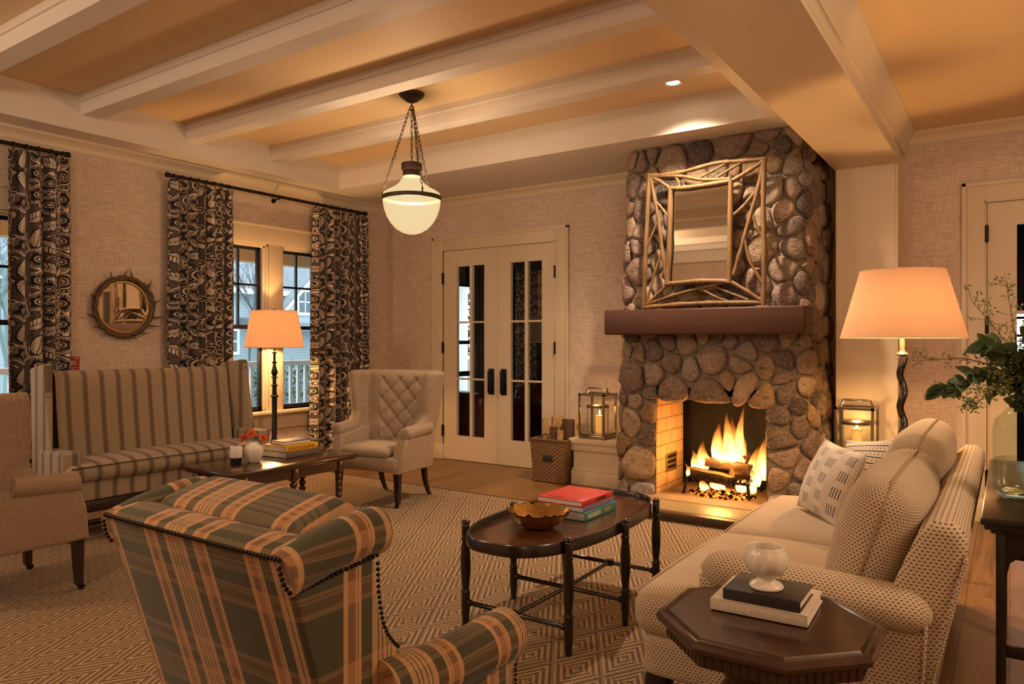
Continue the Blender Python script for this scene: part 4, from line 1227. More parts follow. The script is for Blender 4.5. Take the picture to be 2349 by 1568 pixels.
q = MB(); q.box(.17, .20, -.75, .75, .06, .10, .004); q.box(.0, .37, -.745, -.715, .06, .10, .003); q.box(.0, .37, .715, .745, .06, .10, .003); q.box(.0, .37, -.015, .015, .06, .10, .003); q.build('stretcher', M['leg_wood'], st)

# ------------------------------------------------------------------ plaid club chair in the foreground (faces +Y)
PX, PY = -1.41, .86
pc = thing('plaid_chair', 'green and orange plaid club chair seen from behind in the foreground', 'armchair', (PX, PY, 0.012), 0)
Zt = .945
def rake(z): return .29*(Zt-z)
q = MB()
prof = [(rake(.2)+.0, .20), (0.0, Zt-.008), (.012, Zt+.006), (.06, Zt+.016), (.115, Zt+.008), (.135, Zt-.02), (.165, .80), (rake(.2)+.16, .40), (rake(.2)+.16, .20)]
q.prism(prof, 'x', -.312, .312, .014, 3)
# outer face keeps the cloth straight: map along the slope
q.uv = [[((q.v[i][0]), q.v[i][2]*1.04+(q.v[i][1] if abs(q.v[i][2]-Zt) < .04 else 0)*.9) if True else None for i in f] for f in q.f]
for k, f in enumerate(q.f):
    xs_ = [q.v[i][0] for i in f]
    if max(xs_)-min(xs_) < .004: q.uv[k] = [(q.v[i][1], q.v[i][2]*1.04) for i in f]
q.build('back', M['plaid'], pc, 50)
q = MB(); q.cushion(-.262, .262, -.085, .085, -.27, .25, .035, (.0, .020, .010), 12, M=Matrix.Translation((0, .225, .745)) @ Matrix.Rotation(R(15), 4, 'X'))
q.uv = [[(q.v[i][0]+.03, (q.v[i][2]-q.v[i][1]*1.0)+.11) for i in f] for f in q.f]
q.build('back_cushion', M['plaid'], pc, 180)
for s in (-1, 1):
    # wing roll along the top side
    q = MB()
    path = smoothpath([(s*.300, .012, Zt-.040), (s*.306, .09, Zt-.018), (s*.308, .19, Zt-.002), (s*.308, .245, Zt-.004)], 5)
    q.tube(path, [.044+.006*i/len(path) for i in range(len(path))], 18)
    q.sphere((s*.308, .245, Zt-.004), .0495, 18, 10, (1, .3, 1))
    q.uv = [[(q.v[i][1]*1.0+.05, math.atan2(q.v[i][0]*s-.305, q.v[i][2]-Zt+.01)*.07+.42) for i in f] for f in q.f]
    q.build('wing_roll', M['plaid'], pc, 60)
    # wing and side panel
    prof = [(rake(.2)+.01, .20), (.018, Zt-.055), (.235, Zt-.035), (.242, .80), (.262, .725), (.31, .665), (.39, .63), (.64, .58), (.665, .40), (.66, .20)]
    q = MB(); q.prism(prof, 'x', s*.262 if s > 0 else -.322, .322 if s > 0 else -.262, .012, 3)
    q.uv = [[((q.v[i][1]+.055, q.v[i][2]*1.04)) for i in f] for f in q.f]
    q.build('side_panel', M['plaid'], pc, 40)
    # rolled arm
    q = MB()
    path = smoothpath([(s*.325, .235, .615), (s*.335, .36, .60), (s*.345, .52, .594), (s*.350, .665, .595)], 6)
    q.tube(path, [.058+.008*i/len(path) for i in range(len(path))], 20)
    q.sphere((s*.350, .665, .595), .066, 20, 10, (1, .28, 1))
    q.box(s*.30 if s > 0 else -.375, .375 if s > 0 else -.30, .30, .665, .20, .575, .015, 3)
    q.uv = [[(q.v[i][1]*1.0+.0, math.atan2(q.v[i][0]*s-.34, q.v[i][2]-.59)*.075+.60 if q.v[i][2] > .53 else q.v[i][2]*1.04) for i in f] for f in q.f]
    q.build('arm', M['plaid'], pc, 60)
    q = MB()
    def nl(path): # finer resample
        P = smoothpath(path, 40); acc = 0
        for i in range(1, len(P)):
            acc += (P[i]-P[i-1]).length
            if acc >= .0105: q.sphere(P[i], .0046, 8, 5); acc = 0
    nl([(s*.312, -.006, Zt-.01), (s*.316, .004, Zt-.05), (s*.318, .02, Zt-.075)])
    nl([(s*.322, .02, Zt-.073), (s*.326, .12, Zt-.060), (s*.326, .24, Zt-.050)])
    nl([(s*.318, .242, Zt-.06), (s*.318, .247, .80), (s*.318, .267, .725), (s*.318, .31, .672)])
    nl([(s*.375, .672, .53), (s*.376, .675, .40), (s*.376, .67, .22)])
    q.build('nailhead_trim', M['bronze'], pc, 180)
q = MB()
P = [(-.31+.62*k/60, -.002-.002*math.sin(PI*k/60), Zt-.006) for k in range(61)]
for p in P: q.sphere(p, .0046, 8, 5)
q.build('nailhead_trim', M['bronze'], pc, 180)
q = MB(); q.cushion(-.30, .30, .20, .72, .35, .47, .04, (0, .015, .025), 12)
q.uv = [[(q.v[i][0]+.03, q.v[i][1]+q.v[i][2]) for i in f] for f in q.f]
q.build('seat_cushion', M['plaid'], pc, 180)
q = MB(); q.box(-.31, .31, .2, .67, .18, .37, .015); q.build('seat_frame', M['plaid'], pc)
for s in (-1, 1):
    leg_sq((s*.28, .62, .2), (s*.28, .63, .001), .05, .032).build('leg', M['leg_wood'], pc)
    leg_sabre(s*.25, .25, -1, .21).build('leg', M['leg_wood'], pc)
# ------------------------------------------------------------------ basketweave sofa (faces -X)
sf = thing('sofa', 'long cream and brown basketweave sofa facing left toward the tray table', 'sofa', (0, 0, .0), 0)
BW = M['basketweave']
q = MB(); q.cushion(-1.095, -.20, 2.43, 4.42, .15, .30, .03, (.0, .0, 0), 8); q.build('base', BW, sf, 180)
# back frame
prof = [(-.235, .15), (-.150, .50), (-.098, .745), (-.102, .795), (-.135, .825), (-.185, .822), (-.225, .78), (-.33, .52), (-.36, .40), (-.40, .15)]
q = MB(); q.prism(prof, 'y', 2.44, 4.42, .035, 4)
q.uv = [[(q.v[i][1], q.v[i][2]*1.03+(-.7*q.v[i][0] if q.v[i][2] > .76 else 0)) for i in f] for f in q.f]
for k, f in enumerate(q.f):
    ys_ = [q.v[i][1] for i in f]
    if max(ys_)-min(ys_) < .02: q.uv[k] = [(q.v[i][0], q.v[i][2]) for i in f]
q.build('back', BW, sf, 60)
# arms: panel with an english roll
for (s, y0) in ((-1, 2.44), (1, 4.41)):
    q = MB()
    ya, yb = (2.415, 2.54) if s < 0 else (4.31, 4.43)
    q.prism([(-.86, .15), (-.88, .40), (-.88, .55), (-.19, .55), (-.225, .15)], 'y', ya, yb, .02, 3)
    n = 24; cyc = (ya+yb)/2+s*.018
    def roll(u, v):
        x = lerp(-.885, -.17, u)
        e = min(1, math.sin(min(1, u*7)*PI/2)**.6) if u < .15 else (min(1, math.sin(min(1, (1-u)*9)*PI/2)**.6))
        e = max(e, .02)
        a = 2*PI*v
        zc = .562+.012*math.cos(u*PI)
        return V((x, cyc+.088*e*math.cos(a), zc+.068*e*math.sin(a)))
    q.grid(roll, 26, n, lambda u, v: (u*.72, v*.5), cv=True)
    q.build('arm', BW, sf, 60)
    q = MB(); q.tube(smoothpath([(-.20, ya-.002 if s < 0 else yb+.002, .53), (-.21, ya-.002 if s < 0 else yb+.002, .35), (-.232, ya-.002 if s < 0 else yb+.002, .155)], 6), .006, 6); q.build('welt', BW, sf, 180)
q = MB(); q.tube(smoothpath([(-.235, 2.45, .16), (-.152, 2.44, .50), (-.100, 2.452, .735)], 8), .0065, 6); q.build('welt', BW, sf, 180)
# seat cushions, wrapping in front of the arms
for (y0, y1, ys0, ys1) in ((2.56, 3.43, 2.425, 3.43), (3.44, 4.30, 3.44, 4.44)):
    q = MB()
    q.cushion(-1.14, -.40, ys0, ys1, .29, .455, .065, (.0, .0, .03), 14)
    vv = []
    for p in q.v:
        # behind the arm front the cushion keeps between the arms
        x, y, z = p
        k = max(0, min(1, (x+.93)/.05))
        y = lerp(y, lerp(y0, y1, (y-ys0)/(ys1-ys0)), k)
        vv.append((x, y, z))
    q.v = vv
    q.build('seat_cushion', BW, sf, 180)
    # piped seams
    q = MB(); q.tube([(-1.139, ys0+.06, .43), (-1.142, (ys0+ys1)/2, .435), (-1.139, ys1-.06, .43)], .005, 6); q.build('piping', BW, sf, 180)
# loose back cushions
for (y0, y1, zt, lean, dx, dz) in ((2.555, 3.43, .24, 17, 0, 0), (3.44, 4.33, .255, 15, .01, .03)):
    mm = Matrix.Translation((-.375+dx, (y0+y1)/2, .675+dz)) @ Matrix.Rotation(R(lean), 4, 'Y')
    L = (y1-y0)/2
    q = MB(); q.cushion(-.095, .095, -L, L, -zt, zt, .085, (.055, .0, .012), 14)
    q.v = [tuple(mm @ V(p)) for p in q.v]
    cu = q.build('back_cushion', BW, sf, 180)
    q = MB(); path = [(0, -L-.001, -zt+.10), (0, -L-.002, 0), (0, -L-.001, zt-.10), (0, -L+.03, zt-.02), (0, -L+.10, zt+.006), (0, 0, zt+.013), (0, L-.10, zt+.006), (0, L-.03, zt-.02)]
    q.tube([mm @ V(p) for p in smoothpath(path, 5)], .0055, 6); q.build('piping', plain('cushion cord', (.36,.25,.15), .9), cu, 180)
for (x, y) in ((-1.05, 2.49), (-1.05, 4.36), (-.30, 2.49), (-.30, 4.36)):
    q = MB(); q.box(x-.04, x+.04, y-.04, y+.04, .013, .155, .004); q.build('leg', M['ebony'], sf)
# ------------------------------------------------------------------ throw pillows
def pillow_mat(name, kind):
    N = NT(name); u = N.uv(); x = N.xyz(u)
    nz = N.noise(u, 500, 3); base = N.mix(nz, (.66,.58,.50), (.80,.73,.65)); ink = (.035,.028,.035)
    if kind == 'dash':
        cx_ = N.math('DIVIDE', x[0], .105); col = N.math('FLOOR', cx_); fx = N.math('FRACT', cx_)
        ry = N.math('ADD', N.math('DIVIDE', x[1], .085), N.math('MULTIPLY', N.math('MODULO', col, 2.0), .5)); fy = N.math('FRACT', ry)
        bar = N.math('ABSOLUTE', N.math('SUBTRACT', N.math('FRACT', N.math('MULTIPLY', fx, 8.0)), .5))
        m = N.math('MULTIPLY', N.math('LESS_THAN', bar, .17), N.math('MULTIPLY', N.math('LESS_THAN', fx, .55), N.math('LESS_THAN', fy, .62)))
        dx_ = N.math('LESS_THAN', N.math('ABSOLUTE', N.math('SUBTRACT', N.math('FRACT', N.math('MULTIPLY', fx, 9.0)), .5)), .2)
        dy_ = N.math('LESS_THAN', N.math('ABSOLUTE', N.math('SUBTRACT', N.math('FRACT', N.math('MULTIPLY', fy, 6.0)), .5)), .2)
        d = N.math('MULTIPLY', N.math('MULTIPLY', dx_, dy_), N.math('GREATER_THAN', fx, .58))
        c = N.mix(m, base, ink); c = N.mix(N.math('MULTIPLY', d, .6), c, ink)
    else:
        f = N.math('FRACT', N.math('DIVIDE', N.math('ADD', x[1], N.math('MULTIPLY', N.noise(u, 9, 2), .01)), .034))
        l = N.math('LESS_THAN', N.math('ABSOLUTE', N.math('SUBTRACT', f, .5)), .085)
        dd = N.math('MULTIPLY', N.math('LESS_THAN', N.math('ABSOLUTE', N.math('SUBTRACT', N.math('FRACT', N.math('DIVIDE', x[0], .022)), .5)), .16), N.math('LESS_THAN', N.math('ABSOLUTE', N.math('SUBTRACT', N.math('FRACT', N.math('ADD', f, .5)), .5)), .2))
        c = N.mix(l, base, ink); c = N.mix(N.math('MULTIPLY', dd, .55), c, ink)
    N.pbsdf(c, .9, 0, N.bump(nz, .15, .002)); return N.m
def pillow(label, loc, yaw, lean, size, mat, roll=0, thick=.075):
    q = MB(); n = 22; h = size/2
    def fn(sg):
        def g(u, v):
            a, c = 2*u-1, 2*v-1
            pin = 1-.07*(1-abs(a)**2.2)*abs(c)**3; pin2 = 1-.07*(1-abs(c)**2.2)*abs(a)**3
            t = max(0, (1-a*a))**.55*max(0, (1-c*c))**.55
            wr = .006*math.sin(5*a+3*c)*t
            return V((a*h*pin2, sg*(thick*t+.001)+wr*sg, c*h*pin))
        return g
    q.grid(fn(-1), n, n, lambda u, v: (u*size, v*size)); q.grid(fn(1), n, n, lambda u, v: (u*size, v*size), flip=True)
    o = q.build('throw_pillow', mat, None, 180)
    o.location = loc; o.rotation_euler = (R(lean), R(roll), R(yaw)); o.rotation_mode = 'XYZ'
    return tag(o, label, 'pillow', 'patterned throw pillows on the sofa')
pillow('white throw pillow with black dash marks leaning in the sofa', (-.735, 3.88, .655), -50, -22, .385, pillow_mat('dash print', 'dash'), 4)
pillow('white throw pillow with wavy dark lines behind the dash marked pillow', (-.60, 4.06, .665), -42, -20, .40, pillow_mat('line print', 'line'), -9)
# ------------------------------------------------------------------ rug
b = MB(); b.box(-6.02, -.72, .3, 5.11, .001, .012); rg = b.build('rug', M['rug']); tag(rg, 'large tan and brown rug woven in concentric diamonds under the seating', 'rug')
b = MB()
for (x0, x1, y0, y1) in ((-6.045, -6.02, .275, 5.135), (-.72, -.695, .275, 5.135), (-6.02, -.72, 5.11, 5.135), (-6.02, -.72, .275, .3)): b.box(x0, x1, y0, y1, .001, .013, .003)
b.build('binding', M['rug_edge'], rg)
Z0 = .012
# ------------------------------------------------------------------ turned low table before the settee
lt = thing('coffee_table', 'dark walnut low table on bobbin turned legs before the striped settee', 'table', (-4.43, 3.42, Z0))
hx, hy = .29, .55; top = .478
b = MB(); b.box(-hx, hx, -hy, hy, top-.030, top, .009, 3); b.box(-hx+.02, hx-.02, -hy+.02, hy-.02, top-.042, top-.028, .004); b.build('tabletop', M['walnut_y'], lt)
b = MB()
for s in (-1, 1):
    b.box(s*.215-.011, s*.215+.011, -.47, .47, top-.115, top-.04); b.box(-.215, .215, s*.455-.011, s*.455+.011, top-.115, top-.04)
b.build('apron', M['walnut_y'], lt)
def bobbin(h0, h1, r, nb):
    pr = [(r*.62, h0), (r*.62, h0+.006)]
    L = (h1-h0-.012)/nb
    for k in range(nb):
        for i in range(9):
            a = PI*i/8; pr.append((r*(.52+.48*math.sin(a)**.8), h0+.006+L*(k+i/8)))
    pr += [(r*.62, h1-.006), (r*.62, h1)]
    return pr
for y in (-.425, 0, .425):
    for x in (-.21, .21):
        q = MB(); q.box(x-.026, x+.026, y-.026, y+.026, top-.135, top-.038, .003); q.lathe(bobbin(.095, top-.135, .027, 5), 16, (x, y, 0)); q.box(x-.032, x+.032, y-.032, y+.032, .028, .095, .004); q.lathe([(.018, 0), (.024, .006), (.024, .022), (.016, .03)], 16, (x, y, 0)); q.build('leg', M['walnut_z'], lt)
def hbob(p0, p1, r, nb):
    p0 = V(p0); p1 = V(p1); d = p1-p0; mm = Matrix.Translation(p0) @ d.to_track_quat('Z', 'Y').to_matrix().to_4x4()
    q = MB(); q.lathe(bobbin(0, d.length, r, nb), 12, M=mm); return q
for y in (-.425, 0, .425): hbob((-.18, y, .062), (.18, y, .062), .020, 8).build('stretcher', M['walnut_z'], lt)
q = MB(); q.box(-.022, .022, -.4, .4, .045, .078, .004); q.box(-.04, .04, .385, .455, .07, .09, .003); q.build('stretcher', M['walnut_y'], lt)
# ------------------------------------------------------------------ oval tray table
tt = thing('tray_table', 'oval black tray table with six turned legs in the middle of the rug', 'table', (-1.82, 3.16, Z0))
def oval(k, a=.305, c=.655, n=64):
    t = 2*PI*k/n; e = .72
    return (a*math.copysign(abs(math.cos(t))**e, math.cos(t)), c*math.copysign(abs(math.sin(t))**(e*1.12), math.sin(t)))
n = 64; zt = .455
b = MB(); pts = [oval(k, .298, .648) for k in range(n)]
b.add([(x, y, zt) for x, y in pts]+[(x, y, zt-.014) for x, y in pts], [tuple(range(n)), tuple(range(2*n-1, n-1, -1))]); b.build('tray_board', M['mahog_y'], tt)
b = MB()
sec = [(0, .432), (0, .478), (.004, .484), (.012, .484), (.016, .478), (.016, .432)]
vs = []; fs = []
for k in range(n):
    x, y = oval(k); L = math.hypot(x/.305**2, y/.655**2); nx, ny = x/.305**2/L, y/.655**2/L
    # hand hold dips at the middle of each long side
    for (o_, z) in sec: vs.append((x-nx*o_, y-ny*o_, z))
for k in range(n):
    for i in range(6): fs.append((k*6+i, k*6+(i+1) % 6, ((k+1) % n)*6+(i+1) % 6, ((k+1) % n)*6+i))
b.add(vs, fs); b.build('rim', M['ebony'], tt, 50)
legp = [(.001, 0), (.014, 0), (.0175, .055), (.0175, .062), (.021, .068), (.0205, .075), (.0185, .08), (.0205, .085), (.0205, .150), (.0185, .155), (.022, .160), (.022, .168), (.0165, .175), (.0165, .185), (.0235, .26), (.0245, .31), (.021, .375), (.0165, .405), (.020, .41), (.020, .418), (.017, .423), (.018, .43), (.018, .478), (.0155, .483), (.021, .488), (.021, .496), (.012, .503), (.0001, .506)]
LG = [(-.285, -.46), (.27, -.46), (-.312, -.02), (.325, -.02), (-.285, .47), (.27, .47)]
for (x, y) in LG:
    q = MB(); q.lathe(legp, 20, (x, y, 0)); q.build('leg', M['ebony'], tt, 60)
for i in (0, 2, 4):
    (xa, ya), (xb, yb) = LG[i], LG[i+1]
    q = MB(); q.tube([(xa+.018, ya, .118), (xa+.03, ya, .118), (xa+.034, ya, .118), (xb-.034, yb, .118), (xb-.03, yb, .118), (xb-.018, yb, .118)], [.016, .016, .011, .011, .016, .016], 10); q.build('stretcher', M['ebony'], tt, 60)
q = MB(); q.tube([(-.007, -.46, .118), (.005, -.02, .118), (-.007, .47, .118)], .0105, 10)
for (x, y) in ((-.007, -.46), (.006, -.02), (-.007, .47)): q.box(x-.024, x+.024, y-.018, y+.018, .102, .134, .004)
q.build('stretcher', M['ebony'], tt, 60)
# ------------------------------------------------------------------ gold bowl with a ruffled rim
GOLD = NT('hammered gold'); _n = GOLD.noise(GOLD.obj(), 38, 3); GOLD.pbsdf(GOLD.mix(_n, (.50,.29,.08), (.78,.50,.17)), .26, 1.0, GOLD.bump(_n, .5, .006))
q = MB()
def bowl(sg):
    def f(u, v):
        a = 2*PI*u; t = v
        r = .058+.092*t**.9; z = .002+.078*t**1.35
        ruff = t**2.6*(.0045*math.sin(13*a)+.004*math.sin(9*a+1)+.0045*math.sin(23*a+.6)+.002*math.sin(37*a))
        r2 = r+ruff*.6-sg*.002; z2 = z+ruff*.9+(.004 if sg > 0 else 0)
        if v < .03: r2 = .001 if v < .001 else r2
        return V((r2*math.cos(a), r2*math.sin(a), z2))
    return f
q.grid(bowl(-1), 96, 16, cu=True, flip=True); q.grid(bowl(1), 96, 16, cu=True)
o = q.build('bowl', GOLD.m, None, 180); o.location = (-1.845, 2.93, Z0+.456); tag(o, 'hammered gold bowl with a ruffled rim on the tray table', 'bowl')
# ------------------------------------------------------------------ books
PAGE = plain('page edges', (.72,.64,.55), .8)
def text(par, body, size, loc, rot, mat, squash=1.0, align='CENTER', bold=0.0):
    c = bpy.data.curves.new('title', 'FONT'); c.body = body; c.size = size; c.align_x = align; c.align_y = 'CENTER'; c.extrude = .0004; c.offset = bold
    tmp = bpy.data.objects.new('tmp', c); me = bpy.data.meshes.new_from_object(tmp); bpy.data.objects.remove(tmp); bpy.data.curves.remove(c); me.name = 'title'
    me.materials.clear(); me.materials.append(mat)
    o = bpy.data.objects.new('title', me); C.objects.link(o); o.parent = par
    o.location = loc; o.rotation_euler = rot; o.scale = (squash, 1, 1); return o
def book(label, loc, rz, w, d, h, col, group, rough=.45, spine='+x'):
    """w along x, d along y; spine side given"""
    t = thing('book', label, 'book', loc, rz, group)
    m = plain('book cover', col, rough); a, c = w/2, d/2; k = .003
    q = MB(); q.box(-a, a, -c, c, 0, k, .0008); q.box(-a, a, -c, c, h-k, h, .0008)
    if spine == '+x': q.box(a-.004, a, -c, c, 0, h, .0012)
    elif spine == '-y': q.box(-a, a, -c, -c+.004, 0, h, .0012)
    else: q.box(-a, -a+.004, -c, c, 0, h, .0012)
    q.build('cover', m, t)
    q = MB(); e = .005
    q.box(-a+(e if spine != '-x' else .003), a-(e if spine != '+x' else .003), -c+(e if spine != '-y' else .003), c-e, k, h-k); q.build('pages', PAGE, t)
    return t
g1 = 'art books stacked on the tray table'; zb = Z0+.456; rz = R(-1)
bx, by = -1.845, 3.31
BK = plain('black print', (.02,.012,.012), .5); CR = plain('cream print', (.85,.80,.62), .5); OC = plain('ochre print', (.62,.45,.10), .5); PK = plain('pink print', (.75,.25,.22), .5)
t = book('teal art book at the bottom of the stack on the tray table', (bx, by, zb), rz, .275, .33, .042, (.035,.235,.26), g1)
text(t, "AUDUBON'S", .031, (.1381, -.075, .021), (R(90), 0, R(90)), CR, .78, bold=.0006); text(t, 'AVIARY', .031, (.1381, .065, .021), (R(90), 0, R(90)), OC, .78, bold=.0006)
t = book('lavender art book between the red and teal books on the tray table', (bx-.006, by-.004, zb+.0422), rz, .265, .315, .026, (.19,.19,.40), g1)
text(t, 'modern pattern', .015, (.1330, .03, .013), (R(90), 0, R(90)), PK, .9)
t = book('bright red art book on top of the stack on the tray table', (bx-.012, by-.006, zb+.0684), rz, .268, .32, .027, (.55,.030,.022), g1)
text(t, 'MODERN MIX', .019, (.1345, .035, .0135), (R(90), 0, R(90)), BK, .85, bold=.0005); text(t, 'MODERN MIX', .030, (.0, -.125, .0272), (0, 0, 0), BK, .95)
g2 = 'books stacked on the low walnut table'; zc = Z0+.479; rz = R(3)
t = book('grey book at the bottom of the stack on the walnut table', (-4.515, 3.635, zc), rz, .27, .33, .045, (.115,.095,.080), g2)
t = book('yellow photography book in the middle of the stack on the walnut table', (-4.518, 3.625, zc+.0452), rz, .27, .31, .042, (.72,.38,.012), g2)
text(t, 'iPHOTOGRAPHS', .036, (.1355, -.005, .0205), (R(90), 0, R(90)), plain('brown print', (.20,.06,.012), .5), .95, bold=.0005)
t = book('small black covered book on top of the yellow book', (-4.505, 3.625, zc+.0874), R(-4), .17, .24, .027, (.022,.020,.022), g2, .5, '-x')
# ------------------------------------------------------------------ candle jar and bud vase with ranunculus
cj = thing('candle_jar', 'white and black candle jar on the low walnut table', 'candle jar', (-4.475, 3.13, zc))
q = MB(); q.lathe([(.0, .001), (.036, .001), (.0385, .004), (.0385, .046), (.0, .046)], 28); q.build('black_base', plain('glossy black glass', (.008,.007,.007), .08), cj, 50)
q = MB(); q.lathe([(.040, .046), (.041, .049), (.041, .118), (.039, .122), (.036, .120), (.036, .110), (.0, .110)], 28); q.build('white_cup', plain('white ceramic', (.74,.68,.62), .3), cj, 50)
vs_ = thing('bud_vase', 'small white vase on the low walnut table', 'vase', (-4.44, 3.25, zc))
q = MB(); q.lathe([(.0, .0), (.038, .0), (.041, .004), (.058, .045), (.066, .085), (.062, .112), (.042, .135), (.032, .143), (.031, .147), (.028, .147), (.030, .14), (.03, .12), (.0, .10)], 32); q.build('body', plain('matte white ceramic', (.76,.70,.62), .45), vs_, 60)
def petal_mat():
    N = NT('ranunculus petals'); x = N.xyz(N.uv()); n = N.noise(N.obj(), 30, 2)
    c = N.ramp(N.math('ADD', x[1], N.math('MULTIPLY', N.math('SUBTRACT', n, .5), .5)), [(.0, (.55,.30,.02)), (.4, (.85,.20,.015)), (.9, (.80,.035,.02))])
    N.pbsdf(c, .6, 0, None, Subsurface_Weight=.15); return N.m
M['petal'] = petal_mat(); M['stem'] = plain('green stem', (.10,.16,.03), .6)
for i, (lab, dx, dy, h, r, dirv) in enumerate([('red and orange ranunculus bloom at the top of the bud vase', -.012, -.015, .195, .052, (0, 0, 1)), ('orange ranunculus bloom leaning left in the bud vase', -.055, -.035, .170, .042, (-.6, -.5, .6)), ('yellow orange ranunculus bloom leaning right in the bud vase', .035, .045, .165, .045, (.5, .6, .5))]):
    fw = thing('ranunculus', lab, 'flower', (-4.44, 3.25, zc+.12), 0, 'ranunculus blooms in the bud vase')
    q = MB(); q.tube(smoothpath([(0, 0, -.02), (dx*.4, dy*.4, .02), (dx, dy, h-.12-.012)], 4), .003, 6); q.build('stem', M['stem'], fw)
    rd = random.Random(i); q = MB(); mm = Matrix.Translation((dx, dy, h-.12)) @ V(dirv).to_track_quat('Z', 'Y').to_matrix().to_4x4()
    for ring, (np_, rr, op) in enumerate([(9, 1.0, .95), (8, .85, .7), (7, .66, .45), (5, .42, .2)]):
        for k in range(np_):
            a0 = 2*PI*(k+rd.uniform(-.2, .2))/np_+ring; 
            def pf(u, v, a0=a0, rr=rr, op=op):
                w = .62*math.sin(PI*min(1, v*.85+.15))
                a = a0+(u-.5)*w*1.6
                R0 = r*rr*(v**.75)*(1+.10*math.sin(u*9+a0*3)*v)
                z = r*(1-op)*.75*v-r*.55*op*v*v+r*.35*v
                return V((R0*math.cos(a), R0*math.sin(a), z))
            q.grid(pf, 5, 5, lambda u, v: (u, v), M=mm)
    q.build('bloom', M['petal'], fw, 180)
# ------------------------------------------------------------------ octagonal side table
sd = thing('side_table', 'octagonal walnut side table at the near end of the sofa', 'table', (-.53, 1.985, .0))
def octo(r, z): return [(r/math.cos(PI/8)*math.cos(PI/8+PI/4*k), r/math.cos(PI/8)*math.sin(PI/8+PI/4*k), z) for k in range(8)]
b = MB(); secs = [(.236, .618), (.240, .620), (.243, .617), (.246, .613), (.256, .616), (.265, .612), (.270, .603), (.268, .592), (.258, .585), (.245, .582), (.240, .578)]
vs = []; fs = []
for (r, z) in secs: vs += octo(r, z)
for i in range(len(secs)-1):
    for k in range(8): fs.append((i*8+k, (i+1)*8+k, (i+1)*8+(k+1) % 8, i*8+(k+1) % 8))
fs.append(tuple(range(8))); fs.append(tuple(range((len(secs)-1)*8+7, (len(secs)-1)*8-1, -1)))
b.add(vs, fs); b.build('tabletop', M['walnut_x'], sd, 25)
b = MB(); vs = octo(.245, .582)+octo(.245, .550)+octo(.23, .550)+octo(.23, .582); fs = []
for i in range(3):
    for k in range(8): fs.append((i*8+k, (i+1)*8+k, (i+1)*8+(k+1) % 8, i*8+(k+1) % 8))
b.add(vs, fs); ap = b.build('apron', M['walnut_x'], sd, 25)
b = MB()
for k in range(8):
    a = PI/4*k; 
    for j in range(-4, 5):
        t_ = j*.0215; mm = Matrix.Rotation(a, 4, 'Z')
        b.box(.2445, .2465, t_-.0012, t_+.0012, .551, .580, M=mm)
b.build('groove', plain('dark groove', (.006,.003,.002), .7), ap)
for k in range(4):
    mm = Matrix.Rotation(PI/4+PI/2*k, 4, 'Z')
    prof = [(.0, .10), (.0, .55), (.03, .55), (.045, .50), (.075, .485), (.105, .50), (.122, .535), (.125, .50), (.118, .46), (.14, .44), (.165, .40), (.17, .33), (.13, .27), (.115, .2), (.15, .13), (.20, .10), (.215, .06), (.20, .0), (.15, .0), (.14, .04), (.06, .07)]
    b = MB(); b.prism(prof, 'y', -.014, .014, .004, 2, M=mm)
    # prism 'y': (x, z)
    b.build('scroll_bracket', M['walnut_z'], sd, 40)
b = MB(); b.box(-.04, .04, -.04, .04, .05, .56, .006); b.build('pedestal', M['walnut_z'], sd)
g3 = 'books on the octagonal side table'; rz = R(1.5)
t = book('white design book lying at the bottom on the octagonal table', (-.553, 2.065, .6205), R(2), .25, .225, .030, (.62,.53,.45), g3, .6, '-y')
WP = plain('pale print', (.82,.76,.68), .6)
text(t, 'Life|Style', .021, (-.055, -.1131, .015), (R(90), 0, 0), WP, .95); text(t, 'TRICIA FOLEY', .014, (.035, -.1131, .0145), (R(90), 0, 0), WP, .95); text(t, 'R', .018, (.112, -.1131, .015), (R(90), 0, 0), WP, .9)
t = book('black covered book under the white goblet on the octagonal table', (-.545, 2.045, .6512), R(1), .20, .165, .028, (.022,.017,.014), g3, .55, '-y')
q = MB(); pr = [(.0, .002), (.044, .001), (.0455, .006), (.040, .013), (.026, .020), (.0235, .026), (.026, .031), (.040, .040), (.052, .056), (.0575, .074), (.056, .090), (.050, .104), (.0465, .110), (.0465, .114), (.043, .114), (.043, .108), (.050, .09), (.05, .075), (.03, .045), (.0, .04)]
nn = 72; vs = []; fs = []
for (r, z) in pr:
    for k in range(nn):
        a = 2*PI*k/nn; t_ = max(0, min(1, (z-.032)/.012))*max(0, min(1, (.106-z)/.010)) if r > .044 or z < .1 else 0
        rr = r*(1+.028*math.sin(12*(a+z*26))*t_) if r > .027 else r
        vs.append((rr*math.cos(a), rr*math.sin(a), z))
for i in range(len(pr)-1):
    for k in range(nn): fs.append((i*nn+k, i*nn+(k+1) % nn, (i+1)*nn+(k+1) % nn, (i+1)*nn+k))
q.add(vs, fs); o = q.build('goblet_vase', plain('glazed ivory ceramic', (.78,.70,.60), .22), None, 180); o.location = (-.548, 2.035, .679); tag(o, 'ivory footed cup with swirled fluting standing on the black book', 'vase')
